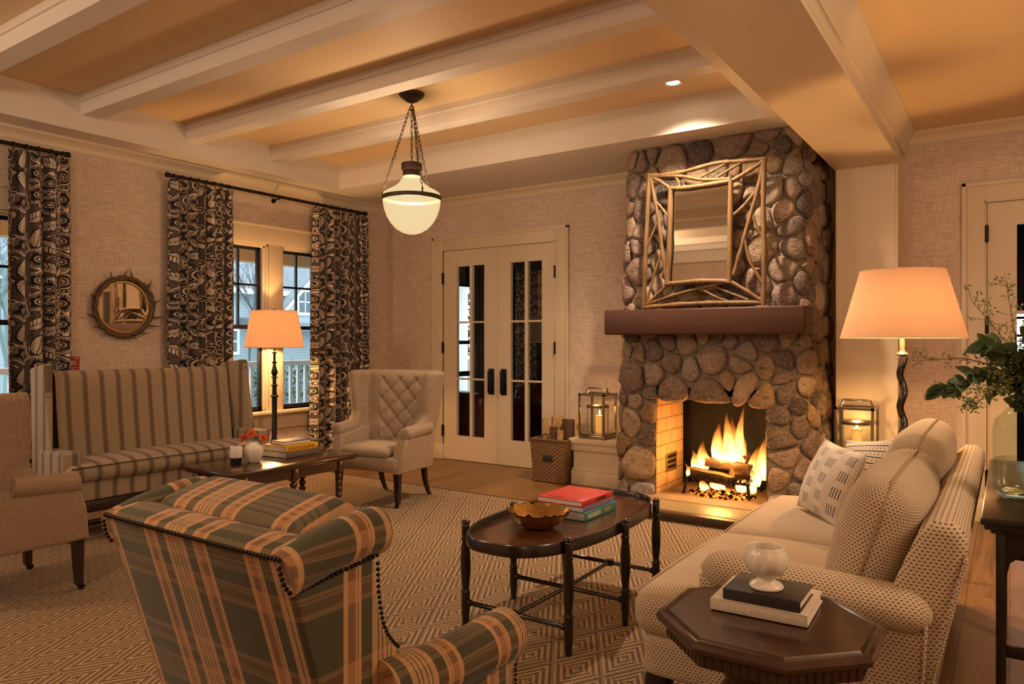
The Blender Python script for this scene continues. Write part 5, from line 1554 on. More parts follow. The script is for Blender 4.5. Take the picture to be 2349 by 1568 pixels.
# ------------------------------------------------------------------ console behind the sofa
cs = thing('console_table', 'tall black lacquered console table behind the sofa at the right edge', 'table', (.13, 3.395, 0))
BL = plain('black lacquer', (.012,.008,.006), .22, nscale=20, namt=.2)
b = MB(); b.box(-.205, .205, -.69, .69, .776, .80, .006, 2); b.box(-.195, .195, -.68, .68, .762, .778, .004); b.box(-.178, .178, -.663, .663, .748, .764, .004); b.build('tabletop', BL, cs)
for sx in (-1, 1):
    for sy in (-1, 1):
        q = MB(); q.box(sx*.165-.028*(sx > 0)-.0*(sx < 0)-(.0 if sx > 0 else -.0), sx*.165+.028*(sx < 0), sy*.65-(.055 if sy > 0 else 0), sy*.65+(.055 if sy < 0 else 0), 0, .75, .004)
        q.v = [p for p in q.v]; q.build('leg', BL, cs)
def humpback(L): return [(-L, .75), (L, .75), (L, .60), (L-.012, .66), (L-.04, .685), (-L+.04, .685), (-L+.012, .66), (-L, .60)]
for sx in (-1, 1): q = MB(); q.prism(humpback(.60), 'x', sx*.15-.012, sx*.15+.012); q.M = None; q.v = [p for p in q.v]; q.build('apron', BL, cs)
for sy in (-1, 1): q = MB(); q.prism(humpback(.14), 'y', sy*.64-.012, sy*.64+.012); q.build('apron', BL, cs); q = MB(); q.box(-.14, .14, sy*.625-.012, sy*.625+.012, .36, .395, .003); q.build('stretcher', BL, cs)
# ------------------------------------------------------------------ glass vase with seeded eucalyptus
def clear_glass():
    N = NT('clear vase glass')
    fr = N.n('LayerWeight', {0: .25}).outputs['Facing']
    f = N.math('POWER', fr, 3.0)
    a = N.n('BsdfTransparent', {0: (.90,.93,.90,1)}); g = N.n('BsdfGlossy', {0: (.9,.9,.88,1), 1: .03})
    N.surf(N.n('MixShader', {0: N.math('MULTIPLY', f, .55), 1: a, 2: g})); return N.m
M['vglass'] = clear_glass()
vx, vy = .075, 3.12
gv = thing('glass_vase', 'tall clear glass vase half full of water on the black console', 'vase', (vx, vy, .80))
prof = [(.0, .006), (.09, .006), (.112, .012), (.122, .03), (.124, .10), (.124, .235), (.115, .275), (.088, .305), (.068, .322), (.066, .345), (.074, .36)]
q = MB(); q.lathe([(.0, .001), (.095, .001)]+[(r+.0035, z) for r, z in prof[2:]]+[(.071, .361)]+[(r-.001, z) for r, z in prof[::-1]], 48); q.build('glass', M['vglass'], gv, 60)
def water():
    N = NT('vase water'); fr = N.n('LayerWeight', {0: .3}).outputs['Fresnel']
    a = N.n('BsdfTransparent', {0: (.93,.93,.86,1)}); g = N.n('BsdfGlossy', {0: (1,1,1,1), 1: .02}); N.surf(N.n('MixShader', {0: N.math('MULTIPLY', fr, .6), 1: a, 2: g})); return N.m
q = MB(); q.lathe([(.0, .009), (.088, .009), (.110, .016), (.119, .035), (.1205, .10), (.1205, .135), (.0, .135)], 40); q.build('water', water(), gv, 60)
def leaf_mat():
    N = NT('eucalyptus leaf'); n = N.noise(N.obj(), 14, 2)
    d = N.n('BsdfPrincipled', {'Base Color': N.mix(n, (.045,.085,.045), (.12,.18,.09)), 'Roughness': .5})
    t = N.n('BsdfTranslucent', {0: (.10,.16,.04,1)}); N.surf(N.n('MixShader', {0: .15, 1: d, 2: t})); return N.m
M['euc'] = leaf_mat(); M['seed'] = plain('eucalyptus seed', (.24,.23,.05), .6, nscale=40, namt=.4); M['twig2'] = plain('reddish twig', (.13,.06,.028), .7)
rd = random.Random(7)
def euc_leaf(q, p, d, size):
    d = V(d).normalized(); side = d.cross(V((0, 0, 1))); side = side.normalized() if side.length > .05 else V((1, 0, 0))
    side = (Matrix.Rotation(rd.uniform(-1.0, 1.0), 3, d) @ side).normalized(); up = side.cross(d)
    def f(u, v):
        w = size*.40*math.sin(PI*min(1, max(0, v))**.75)**.85
        return p+d*(size*v)+side*(w*(u-.5)*2)+up*(abs(u-.5)*.5*w-.15*size*v*v)
    q.grid(f, 4, 7)
STEMS = [ # direction: u right, z up, forward ; kind
 ('leaf spray of eucalyptus reaching furthest left from the glass vase', (-.30, .02, .05), 'leafy'),
 ('drooping eucalyptus stem with a green seed cluster at its low left tip', (-.25, -.03, -.06), 'seed'),
 ('fine reddish seed twig stretching left from the glass vase', (-.37, .12, .10), 'twig'),
 ('tall seeded eucalyptus twig curving up toward the door hinge', (-.21, .335, .02), 'twig'),
 ('tall seeded twig rising straight up above the glass vase', (-.06, .40, .06), 'twig'),
 ('eucalyptus stem of broad leaves rising left of the vase mouth', (-.17, .17, .0), 'leafy'),
 ('eucalyptus stem of dark leaves crowding the vase mouth', (-.05, .14, -.10), 'leafy'),
 ('upright eucalyptus stem of large leaves over the vase', (.03, .24, .02), 'leafy'),
 ('seeded eucalyptus stem with yellow green clusters at the right edge', (.05, .17, -.08), 'seed'),
 ('eucalyptus stem arching right out of the picture', (.22, .15, .02), 'leafy')]
rt, fwd = V((.826, .5635, 0)), V((-.5635, .826, 0))
for i, (lab, (du, dz, df), kind) in enumerate(STEMS):
    e = thing('eucalyptus_stem', lab, 'foliage', (vx, vy, .80), 0, 'eucalyptus stems in the glass vase')
    base = V((.03*math.cos(i*2.1), .03*math.sin(i*2.1), .012)); mouth = V((.035*math.cos(i*2.4), .035*math.sin(i*2.4), .35))
    tip = V((0, 0, .36))+rt*du+fwd*df+V((0, 0, dz))
    mid = mouth.lerp(tip, .45)+V((0, 0, .07 if dz < .15 else .02))
    path = smoothpath([base, base.lerp(mouth, .5), mouth, mid, tip], 8)
    q = MB(); q.tube(path, [lerp(.0038, .0011, k/(len(path)-1)) for k in range(len(path))], 6); q.build('stem', M['twig2'], e)
    q = MB(); s = MB(); tw = MB()
    for k in range(14, len(path)):
        p = path[k]; t_ = (path[min(k+1, len(path)-1)]-path[k-1]).normalized()
        if kind == 'leafy':
            for m_ in range(3):
                d = t_*.4+V((rd.uniform(-1, 1), rd.uniform(-1, 1), rd.uniform(-.9, .6))); euc_leaf(q, p, d, rd.uniform(.050, .078))
            if rd.random() < .35:
                for _ in range(5): s.sphere(p+V((rd.uniform(-.02, .02), rd.uniform(-.02, .02), rd.uniform(-.01, .03))), rd.uniform(.0028, .0042), 6, 4)
        else:
            nb = 2 if kind == 'twig' else 3
            for m_ in range(nb):
                d = (t_*.8+V((rd.uniform(-1, 1), rd.uniform(-1, 1), rd.uniform(-.5, .9)))).normalized(); L = rd.uniform(.02, .055)
                tw.tube([p, p+d*L], .0008, 4)
                for _ in range(5 if kind == 'twig' else 9):
                    c = p+d*L+V((rd.uniform(-.014, .014), rd.uniform(-.014, .014), rd.uniform(-.012, .014))); s.sphere(c, rd.uniform(.0022, .0040), 6, 4)
            if kind == 'seed' and rd.random() < .5: euc_leaf(q, p, t_*.3+V((rd.uniform(-1, 1), rd.uniform(-1, 1), rd.uniform(-.8, .4))), rd.uniform(.045, .065))
    if q.v: q.build('leaves', M['euc'], e, 180)
    if tw.v: tw.build('twigs', M['twig2'], e, 180)
    if s.v: s.build('seeds', M['seed'], e, 180)
# ------------------------------------------------------------------ floor lamps
def shade_mat():
    N = NT('lit linen shade'); n = N.noise(N.mapping(N.uv(), (300, 300, 1)), 1.0, 2)
    d = N.n('BsdfDiffuse', {0: (.72,.60,.46,1)}); t = N.n('BsdfTranslucent', {0: (.42,.325,.27,1)})
    N.surf(N.n('MixShader', {0: .55, 1: d, 2: t})); return N.m
M['shade'] = shade_mat(); M['shade_lining'] = M['shade']
M['bulb'] = emit('lamp bulb', (1, .62, .3), 14)
def shade(par, z0, z1, r0, r1):
    q = MB(); q.lathe([(r0, z0), (r1, z1), (r1-.002, z1), (r0-.002, z0), (r0, z0)], 56, cap=False)
    s = q.build('lamp_shade', M['shade'], par, 60)
    q = MB(); q.tube([(r0*math.cos(2*PI*k/48), r0*math.sin(2*PI*k/48), z0+.002) for k in range(48)], .0028, 6, closed=True); q.tube([(r1*math.cos(2*PI*k/48), r1*math.sin(2*PI*k/48), z1-.002) for k in range(48)], .0024, 6, closed=True)
    q.build('rim_tape', plain('shade tape', (.72,.55,.36), .8), s, 60)
    q = MB(); 
    for k in range(3): q.cyl((0, 0, z1-.02), ((r1-.003)*math.cos(k*2.094), (r1-.003)*math.sin(k*2.094), z1-.01), .002, n=6)
    q.build('spider', M['bronze'], par)
    q = MB(); q.lathe([(.003, z1-.03), (.008, z1-.01), (.011, z1+.008), (.006, z1+.018), (.0, z1+.022)], 12); q.build('finial', M['bronze'], par, 60)
    return s
l1 = thing('floor_lamp', 'bronze floor lamp with a glowing cone shade before the window', 'lamp', (-5.95, 4.59, .001))
q = MB(); q.lathe([(.0, 0), (.14, 0), (.145, .008), (.135, .022), (.06, .04), (.03, .06), (.022, .09), (.0, .09)], 32); q.build('base', M['bronze'], l1, 50)
q = MB(); q.lathe([(.016, .08), (.026, .14), (.026, .36), (.034, .375), (.034, .39), (.024, .40), (.026, .80), (.034, .806), (.043, .815), (.034, .824), (.023, .83), (.021, .905), (.031, .912), (.036, .918), (.030, .925), (.018, .93), (.018, .985), (.029, .99), (.035, .996), (.029, 1.002), (.018, 1.01), (.030, 1.035), (.033, 1.045), (.020, 1.09), (.013, 1.13), (.026, 1.142), (.026, 1.148), (.012, 1.155), (.011, 1.225), (.024, 1.238), (.027, 1.244), (.010, 1.252), (.008, 1.42)], 20); q.build('pole', M['bronze'], l1, 50)
shade(l1, 1.288, 1.650, .283, .217)
q = MB(); q.lathe([(.0, 1.40), (.014, 1.405), (.016, 1.43), (.030, 1.47), (.030, 1.49), (.018, 1.515), (.0, 1.52)], 16); q.build('bulb', M['bulb'], l1, 90)
l2 = thing('floor_lamp', 'floor lamp with a wavy dark wooden pole and large cream shade behind the sofa', 'lamp', (-.525, 4.88, .001))
q = MB(); q.lathe([(.0, 0), (.15, 0), (.155, .012), (.12, .03), (.05, .05), (.03, .08), (.0, .08)], 32); q.build('base', M['ebony'], l2, 50)
n = 90; path = [(.011*math.cos(k*.42), .011*math.sin(k*.42), .06+(1.255-.06)*k/n) for k in range(n+1)]
q = MB(); q.tube(path, [.0235-.004*k/n for k in range(n+1)], 14); q.build('pole', M['ebony'], l2, 60)
q = MB(); q.lathe([(.018, 1.25), (.022, 1.262), (.036, 1.268), (.036, 1.274), (.018, 1.288), (.014, 1.30), (.014, 1.36), (.008, 1.365), (.008, 1.50)], 20); q.build('neck', M['steel'], l2, 50)
shade(l2, 1.368, 1.768, .338, .228)
q = MB(); q.lathe([(.0, 1.48), (.014, 1.485), (.016, 1.51), (.032, 1.55), (.032, 1.57), (.018, 1.60), (.0, 1.605)], 16); q.build('bulb', M['bulb'], l2, 90)
# ------------------------------------------------------------------ schoolhouse pendant
def opal():
    N = NT('lit opal glass'); lw = N.n('LayerWeight', {0: .35}).outputs['Facing']
    e = N.n('Emission', {0: N.mix(lw, (1,.76,.42), (1,.68,.33)), 1: 1.0}); g = N.n('BsdfGlossy', {0: (1,1,1,1), 1: .3})
    a = N.n('MixShader', {0: .0, 1: e, 2: g}); t = N.n('BsdfTransparent', {0: (1,.93,.82,1)})
    N.surf(N.n('MixShader', {0: .05, 1: a, 2: t})); N.em = e; return N
_o = opal(); M['opal'] = _o.m; OPAL = _o.em
AGED = plain('aged verdigris bronze', (.075,.052,.034), .5, .7, nscale=45, namt=.6, bump=.3)
def pendant(loc, label):
    p = thing('pendant_lamp', label, 'pendant lamp', loc, 0)
    zt = 0
    q = MB(); q.lathe([(.0, 0), (.097, 0), (.099, -.010), (.092, -.020), (.074, -.024), (.076, -.036), (.058, -.042), (.050, -.056), (.030, -.064), (.012, -.068), (.0, -.068)], 36); q.build('canopy', AGED, p, 40)
    def chain(p0, p1, L=.042, nm='chain'):
        p0 = V(p0); p1 = V(p1); d = p1-p0; n = max(2, int(d.length/(L*.80))); q = MB(); td = d.normalized()
        base = td.to_track_quat('Z', 'Y').to_matrix().to_4x4()
        for k in range(n):
            c = p0+d*((k+.5)/n); mm = Matrix.Translation(c) @ base @ Matrix.Rotation(PI/2*(k % 2)+.4, 4, 'Z')
            ring = [mm @ V((.0085*math.cos(a), 0, L*.5*math.sin(a)*(1.0)))for a in [2*PI*i/12 for i in range(12)]]
            q.tube(ring, .0027, 5, closed=True)
        q.build(nm, AGED, p, 180)
    hook = V((0, 0, -.115))
    q = MB(); q.cyl((0, 0, -.066), (0, 0, -.10), .005, n=8); q.tube([(.020*math.cos(a), 0, -.112+.016*math.sin(a)) for a in [2*PI*i/14 for i in range(14)]], .0035, 6, closed=True); q.tube([(0, .020*math.cos(a), -.112+.016*math.sin(a)) for a in [2*PI*i/14 for i in range(14)]], .0035, 6, closed=True); q.build('hook', AGED, p, 60)
    zb = -.805
    for a in (212, 332, 92):
        e = V((.228*math.cos(R(a)), .228*math.sin(R(a)), zb+.045)); chain(hook+V((.018*math.cos(R(a)), .018*math.sin(R(a)), -.005)), e)
        q = MB(); q.box(.226, .232, -.006, .006, zb-.01, zb+.05, .001, M=Matrix.Rotation(R(a), 4, 'Z')); q.build('strap', AGED, p)
    chain(hook, (0, 0, -.535), .055); chain(hook+V((.01, .01, 0)), (.035, .03, -.535), .045)
    q = MB(); q.lathe([(.0, -.532), (.072, -.532), (.079, -.537), (.079, -.582), (.074, -.590), (.066, -.592), (.068, -.596), (.068, -.635), (.0, -.635)], 36); q.build('neck_cap', AGED, p, 40)
    q = MB(); q.lathe([(.055, -.630), (.066, -.634), (.074, -.652), (.100, -.690), (.140, -.722), (.185, -.745), (.214, -.765), (.223, -.79), (.222, -.815), (.219, -.84), (.210, -.89), (.190, -.945), (.160, -.995), (.120, -1.037), (.075, -1.064), (.035, -1.076), (.0, -1.079)], 48); q.build('globe', M['opal'], p, 180)
    q = MB(); q.lathe([(.222, zb-.016), (.2275, zb-.016), (.2275, zb+.016), (.222, zb+.016), (.222, zb-.016)], 48, cap=False); q.build('band', AGED, p, 40)
    return p
pendant((-3.79, 4.19, ZC-.0005), 'white opal glass schoolhouse pendant hanging on chains from the tray ceiling')
# recessed downlight over the hearth, and a sprinkler head
def downlight(x, y, label=None):
    d = thing('downlight', label, 'ceiling light', (x, y, ZC), 0)
    q = MB(); q.lathe([(.048, -.002), (.066, -.006), (.070, -.002), (.070, 0), (.048, 0)], 32, cap=False); q.build('trim_ring', M['white_paint'], d, 50)
    q = MB(); q.lathe([(.0, -.0015), (.050, -.0015), (.050, -.0005), (.0, -.0005)], 28); q.build('lens', emit('downlight lens', (1, .78, .5), 12), d, 50)
downlight(-2.04, 5.09, 'round recessed downlight in the ceiling coffer above the hearth')
sp = thing('sprinkler_head', 'tiny sprinkler head in the coffer right of the downlight', 'sprinkler', (-1.62, 5.20, ZC))
q = MB(); q.lathe([(.0, 0), (.016, 0), (.016, -.004), (.006, -.006), (.006, -.022), (.012, -.024), (.0, -.026)], 14); q.build('body', M['steel'], sp)
DOWNLIGHTS = [(-2.04, 5.09, 160)]
# ------------------------------------------------------------------ outside: porch, railing, neighbour house, garden
def grass_mat():
    N = NT('winter lawn'); n = N.noise(N.obj(), 3, 4); N.pbsdf(N.mix(n, (.10,.16,.06), (.20,.24,.11)), .95); return N.m
b = MB(); b.box(-60, -9.2, -25, 45, -.75, -.60); o = b.build('lawn', grass_mat()); tag(o, 'winter lawn beyond the porch railing', 'lawn'); o['kind'] = 'structure'
b = MB(); b.box(-15.2, -12.0, -25, 45, -.60, -.585); o = b.build('road', plain('pale road', (.45,.47,.48), .9)); tag(o, 'pale driveway across the lawn', 'road'); o['kind'] = 'structure'
b = MB(); b.box(-9.25, XL-.17, -4, 12.5, -.25, -.06); o = b.build('porch_floor', plain('grey porch boards', (.30,.31,.32), .7)); o['kind'] = 'structure'; tag(o, 'grey porch floor outside the windows', 'floor')
b = MB(); b.box(-9.3, XL-.17, -4, 12.5, 2.66, 2.78); b.box(-9.2, -9.0, -4, 12.5, 2.50, 2.66)
o = b.build('porch_ceiling', plain('stained porch beadboard', (.62,.36,.16), .5)); o['kind'] = 'structure'; tag(o, 'warm porch ceiling seen through the windows', 'ceiling')
rl = thing('porch_railing', 'white porch railing with slim balusters outside the windows', 'railing', (-9.0, 4.5, -.06))
b = MB(); b.box(-.05, .05, -6.5, 7.5, 1.05, 1.12, .008); b.build('top_rail', M['white_ext'], rl)
b = MB(); b.box(-.03, .03, -6.5, 7.5, .12, .18, .006); b.build('bottom_rail', M['white_ext'], rl)
bal = None
for k in range(99):
    y = -6.3+.139*k
    if bal is None:
        b = MB(); b.box(-.02, .02, -.02, .02, .15, 1.07); bal = b.build('baluster', M['white_ext'], rl); bal.location = (0, y, 0)
    else:
        c = bal.copy(); C.objects.link(c); c.parent = rl; c.location = (0, y, 0)
pp = None
for i, (y, lab) in enumerate([(1.2, 'white porch post outside the left window'), (6.05, 'white newel post with a flat cap outside the left sash'), (11.3, 'thick white porch column seen through the left french door')]):
    t = thing('porch_post', lab, 'post', (-9.0, y, -.06), 0, 'white porch posts')
    h = 1.22 if i == 1 else 2.62; w = .075 if i == 1 else .14
    b = MB(); b.box(-w, w, -w, w, 0, h-.04, .006); b.box(-w-.02, w+.02, -w-.02, w+.02, 0, .18, .006); b.build('shaft', M['white_ext'], t)
    b = MB(); b.box(-w-.04, w+.04, -w-.04, w+.04, h-.05, h, .01); b.build('cap', M['white_ext'], t)
# neighbour house
def siding():
    N = NT('grey clapboard'); z = N.xyz(N.obj())[2]; f = N.math('FRACT', N.math('DIVIDE', z, .085))
    c = N.mix(N.ramp(f, [(0, 0), (.10, 1)]), (.15,.19,.22), (.38,.45,.49)); N.pbsdf(c, .8, 0, N.bump(f, .4, .02)); return N.m
M['siding'] = siding()
SHG = plain('grey roof shingles', (.19,.21,.235), .9, nscale=9, namt=.4)
hs = thing("neighbour_house", 'grey clapboard house with white trim beyond the road', 'house', (-18, 14, -.6))
b = MB(); b.box(-5, 0, -12, .1, 0, 3.38); b.build('wall', M['siding'], hs)
b = MB(); b.add([(.45, -12.4, 3.32), (.45, .35, 3.32), (-3, .35, 6.0), (-3, -12.4, 6.0), (.45, -12.4, 3.42), (.45, .35, 3.42), (-3, .35, 6.1), (-3, -12.4, 6.1)], [(0,1,2,3), (7,6,5,4), (0,4,5,1), (1,5,6,2), (2,6,7,3), (3,7,4,0)]); b.build('roof', SHG, hs)
b = MB(); b.box(.40, .52, -12.4, .35, 3.27, 3.42, .01); b.build('gutter', M['white_ext'], hs)
gx = .6; py_, pz = 1.25, 4.55; ez = 2.85; hw = 1.85
b = MB(); b.prism([(py_-hw+.15, 0), (py_+hw-.15, 0), (py_+hw-.15, ez), (py_, pz-.12), (py_-hw+.15, ez)], 'x', -3.5, gx); b.build('gable_wall', M['siding'], hs)
for s in (-1, 1):
    b = MB(); y0, z0, y1, z1 = py_+s*(hw+.1), ez-.28, py_, pz
    b.prism([(y0, z0), (y1, z1), (y1, z1-.24), (y0, z0-.24)] if s < 0 else [(y0, z0), (y0, z0-.24), (y1, z1-.24), (y1, z1)], 'x', gx, gx+.12); b.build('rake_board', M['white_ext'], hs)
    b = MB(); b.prism([(y0, z0+.08), (y1, z1+.08), (y1, z1), (y0, z0)] if s < 0 else [(y0, z0+.08), (y0, z0), (y1, z1), (y1, z1+.08)], 'x', -3.5, gx+.25); b.build('gable_roof', SHG, hs)
WD = plain('dark window glass', (.06,.09,.11), .1)
for (x, y, z, w, h, mm_) in ((gx, .47, 3.12, .42, .62, 1), (gx, 1.6, 3.12, .42, .62, 1), (gx, 1.15, 1.95, .62, .56, 0), (0, -1.6, 1.95, .34, .58, 1), (0, -3.2, 1.95, .4, .6, 1), (0, -5.5, 1.95, .4, .6, 1)):
    b = MB(); b.box(x, x+.06, y-w/2-.09, y+w/2+.09, z-h/2-.09, z+h/2+.09); wn = b.build('window', M['white_ext'], hs)
    b = MB(); b.box(x+.06, x+.07, y-w/2, y+w/2, z-h/2, z+h/2); g_ = b.build('pane', WD, wn)
    if mm_: b = MB(); b.box(x+.07, x+.08, y-.015, y+.015, z-h/2, z+h/2); b.box(x+.07, x+.08, y-w/2, y+w/2, z-.02, z+.02); b.build('muntin', M['white_ext'], wn)
b = MB(); b.prism([(.0, 2.42), (1.5, 2.25), (1.5, 2.32), (0, 2.62)], 'y', -1.3, 2.6); b.build('porch_roof', SHG, hs)
def bush(name, label, cat, c, sz, n, col, leaf, seed, group=None):
    N = plain(name+' leaves', col, .8, nscale=6, namt=.5); rr = random.Random(seed); q = MB()
    for k in range(n):
        a, z = rr.uniform(0, 2*PI), rr.uniform(-1, 1); r = rr.uniform(.6, 1)
        p = V((c[0]+sz[0]*r*math.sqrt(1-z*z)*math.cos(a), c[1]+sz[1]*r*math.sqrt(1-z*z)*math.sin(a), c[2]+sz[2]*r*z))
        d = V((rr.uniform(-1, 1), rr.uniform(-1, 1), rr.uniform(-1, 1))).normalized(); e = d.cross(V((.3, .5, .8))).normalized(); l = leaf*rr.uniform(.6, 1.3)
        q.add([p, p+d*l+e*l*.4, p+d*l*2, p+d*l-e*l*.4], [(0,1,2,3)])
    o = q.build(name, N, None, 180); return tag(o, label, cat, group)
bush('hedge', 'low clipped green hedge before the neighbouring house', 'hedge', (-16.6, 14.6, .2), (.7, 3.6, .62), 2600, (.045,.085,.04), .07, 1)
def bare_tree(label, loc, h, seed, col, spread=.5, levels=5, group='bare winter trees outside the left window', thick=.09):
    rr = random.Random(seed); q = MB()
    def br(p, d, L, r, lv):
        e = p+d*L; m = p+d*L*.5+V((rr.uniform(-1, 1), rr.uniform(-1, 1), 0))*L*.06
        q.tube([p, m, e], [r, r*.8, r*.6], 5 if lv > 2 else 3, cap=False)
        if lv == 0: return
        for k in range(3 if lv > 1 else 4):
            dd = (d+V((rr.uniform(-1, 1), rr.uniform(-1, 1), rr.uniform(-.35, .75)))*spread*1.3).normalized(); br(p.lerp(e, rr.uniform(.5, 1)), dd, L*rr.uniform(.6, .8), r*.55, lv-1)
    br(V((0, 0, 0)), V((0, 0, 1)), h*.3, thick, levels)
    t = thing('bare_tree', label, 'tree', loc, 0, group); q.build('branches', plain('bare bark', col, .9), t, 180); return t
for i, (x, y, h, lab) in enumerate([(-13.5, 5.2, 6.5, 'bare tree nearest the porch outside the left window'), (-14.2, 7.6, 6.8, 'bare tree with fine pale branches behind the porch railing'), (-14.5, 4.2, 6.0, 'bushy bare tree at the far left outside'), (-27, 8.6, 9.0, 'tall bare tree further back beyond the road'), (-12.5, 2.6, 6.0, 'dense bare tree at the back outside the left window')]):
    bare_tree(lab, (x, y, -.6), h, i+3, (.20,.26,.27), .55, 5)
bare_tree('thin bare tree in front of the neighbouring house', (-15.2, 11.0, -.6), 6.0, 21, (.10,.11,.12), .5, 5, None, .05)
bush('evergreen', 'dark evergreen behind the bare trees outside the left window', 'tree', (-30, 9.5, 3.2), (2.5, 6.5, 4.6), 5200, (.075,.135,.11), .22, 5)
bush('evergreen', 'evergreen beside the thick porch column', 'tree', (-15.5, 19.0, 2.0), (1.6, 2.0, 3.0), 2600, (.03,.05,.03), .18, 6)
# ------------------------------------------------------------------ den beyond the french doors
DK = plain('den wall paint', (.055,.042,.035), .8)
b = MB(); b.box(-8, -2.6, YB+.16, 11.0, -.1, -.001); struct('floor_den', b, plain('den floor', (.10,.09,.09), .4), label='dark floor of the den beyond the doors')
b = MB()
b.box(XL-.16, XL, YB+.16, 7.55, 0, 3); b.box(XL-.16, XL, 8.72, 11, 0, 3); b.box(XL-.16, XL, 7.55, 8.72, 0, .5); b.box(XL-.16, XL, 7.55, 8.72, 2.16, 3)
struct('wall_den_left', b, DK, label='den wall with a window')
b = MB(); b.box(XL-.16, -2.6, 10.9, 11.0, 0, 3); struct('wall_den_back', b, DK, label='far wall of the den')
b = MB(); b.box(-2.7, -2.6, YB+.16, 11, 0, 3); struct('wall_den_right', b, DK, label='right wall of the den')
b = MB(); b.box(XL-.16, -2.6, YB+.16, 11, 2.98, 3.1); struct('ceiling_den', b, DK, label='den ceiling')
b = MB()
for y in (7.57, 8.70): b.box(XL-.10, XL-.06, y-.02, y+.02, .5, 2.16)
b.box(XL-.10, XL-.06, 7.55, 8.72, 1.31, 1.36); b.box(XL-.10, XL-.06, 7.55, 8.72, .86, .93); b.box(XL-.10, XL-.06, 7.55, 8.72, 2.12, 2.16)
struct('window_3', b, M['black_frame'], label='den window seen through the french doors')
def drape(label, y0, y1, mat, z1=2.45, amp=.03):
    q = MB(); f = (y1-y0)/.085
    q.grid(lambda u, v: V((amp*math.sin(2*PI*f*u)+.05, y0+(y1-y0)*u, .03+(z1-.03)*v)), int(f*10), 4, lambda u, v: (u*(y1-y0)*2, v*z1))
    o = q.build('den_curtain', mat, None, 180); o.location = (XL+.03, 0, 0); md = o.modifiers.new('thick', 'SOLIDIFY'); md.thickness = .004
    return tag(o, label, 'curtain')
drape('plain dark brown curtain seen through the left french door', 8.07, 8.36, plain('brown drape', (.075,.052,.045), .85))
drape('dark floral curtain seen through the right french door', 9.15, 9.75, M['floral'])
def ikat():
    N = NT('red diamond panel'); x = N.xyz(N.obj())
    a = N.math('DIVIDE', x[0], .12); c = N.math('DIVIDE', x[2], .19)
    p = N.math('ABSOLUTE', N.math('SUBTRACT', N.math('FRACT', a), .5)); r = N.math('ABSOLUTE', N.math('SUBTRACT', N.math('FRACT', c), .5)); m = N.math('ADD', p, r)
    c_ = N.ramp(m, [(.13, (.62,.42,.22)), (.17, (.34,.045,.018)), (.36, (.34,.045,.018)), (.40, (.50,.10,.05)), (.46, (.50,.10,.05)), (.5, (.62,.42,.22))]); N.pbsdf(c_, .8); return N.m
b = MB(); b.box(-.28, .28, 0, .02, 0, .9); o = b.build('diamond_panel', ikat()); o.location = (-6.0, 10.0, 1.58); o.rotation_euler = (0, 0, R(35));  # flat patterned fabric panel hanging free in the den, no real curtain
tag(o, 'red and cream diamond patterned panel behind the right french door', 'curtain')
LTH = plain('oxblood leather', (.085,.012,.008), .25, nscale=12, namt=.3)
def club(loc, rz, lab):
    t = thing('leather_armchair', lab, 'armchair', loc, rz, 'oxblood leather armchairs in the den')
    q = MB(); q.cushion(-.30, .30, -.36, .30, .22, .46, .06, (0, .02, .03), 6); q.build('seat', LTH, t, 180)
    q = MB(); q.cushion(-.42, .42, .22, .42, .10, .72, .08, (.0, .03, .02), 6); q.build('back', LTH, t, 180)
    for s in (-1, 1): q = MB(); q.cushion(s*.30 if s > 0 else -.45, .45 if s > 0 else -.30, -.36, .36, .08, .64, .07, (0, 0, .02), 6); q.build('arm', LTH, t, 180)
    for (x, y) in ((-.36, -.3), (.36, -.3), (-.36, .33), (.36, .33)): q = MB(); q.box(x-.03, x+.03, y-.03, y+.03, 0, .1); q.build('leg', M['ebony'], t)
club((-5.35, 7.35, 0), R(160), 'oxblood leather armchair seen from behind through the left french door')
club((-5.15, 8.55, 0), R(100), 'oxblood leather armchair seen through the right french door')
club((-6.0+.55, 9.6, 0), R(30), 'oxblood leather armchair furthest back in the den')
et = thing('end_table', 'small dark end table under the den lamp', 'table', (-4.75, 7.75, 0))
q = MB(); q.lathe([(.0, .55), (.24, .55), (.25, .565), (.24, .58), (.0, .58)], 28); q.build('tabletop', M['ebony'], et); q = MB(); q.lathe([(.16, 0), (.16, .03), (.03, .06), (.03, .55)], 20); q.build('pedestal', M['ebony'], et)
dl = thing('table_lamp', 'table lamp with a wide brown shade behind the right french door', 'lamp', (-4.75, 7.75, .58))
q = MB(); q.lathe([(.0, 0), (.09, 0), (.09, .02), (.05, .06), (.075, .2), (.06, .38), (.02, .45), (.015, .78), (.0, .78)], 24); q.build('base', M['ebony'], dl)
q = MB(); q.lathe([(.30, .755), (.185, 1.09)], 36, cap=False); s_ = q.build('lamp_shade', plain('brown linen shade', (.30,.20,.15), .8), dl); q = MB(); q.tube([(.30*math.cos(2*PI*k/36), .30*math.sin(2*PI*k/36), .757) for k in range(36)], .004, 5, closed=True); q.build('rim_tape', plain('pale tape', (.7,.6,.5), .8), s_)
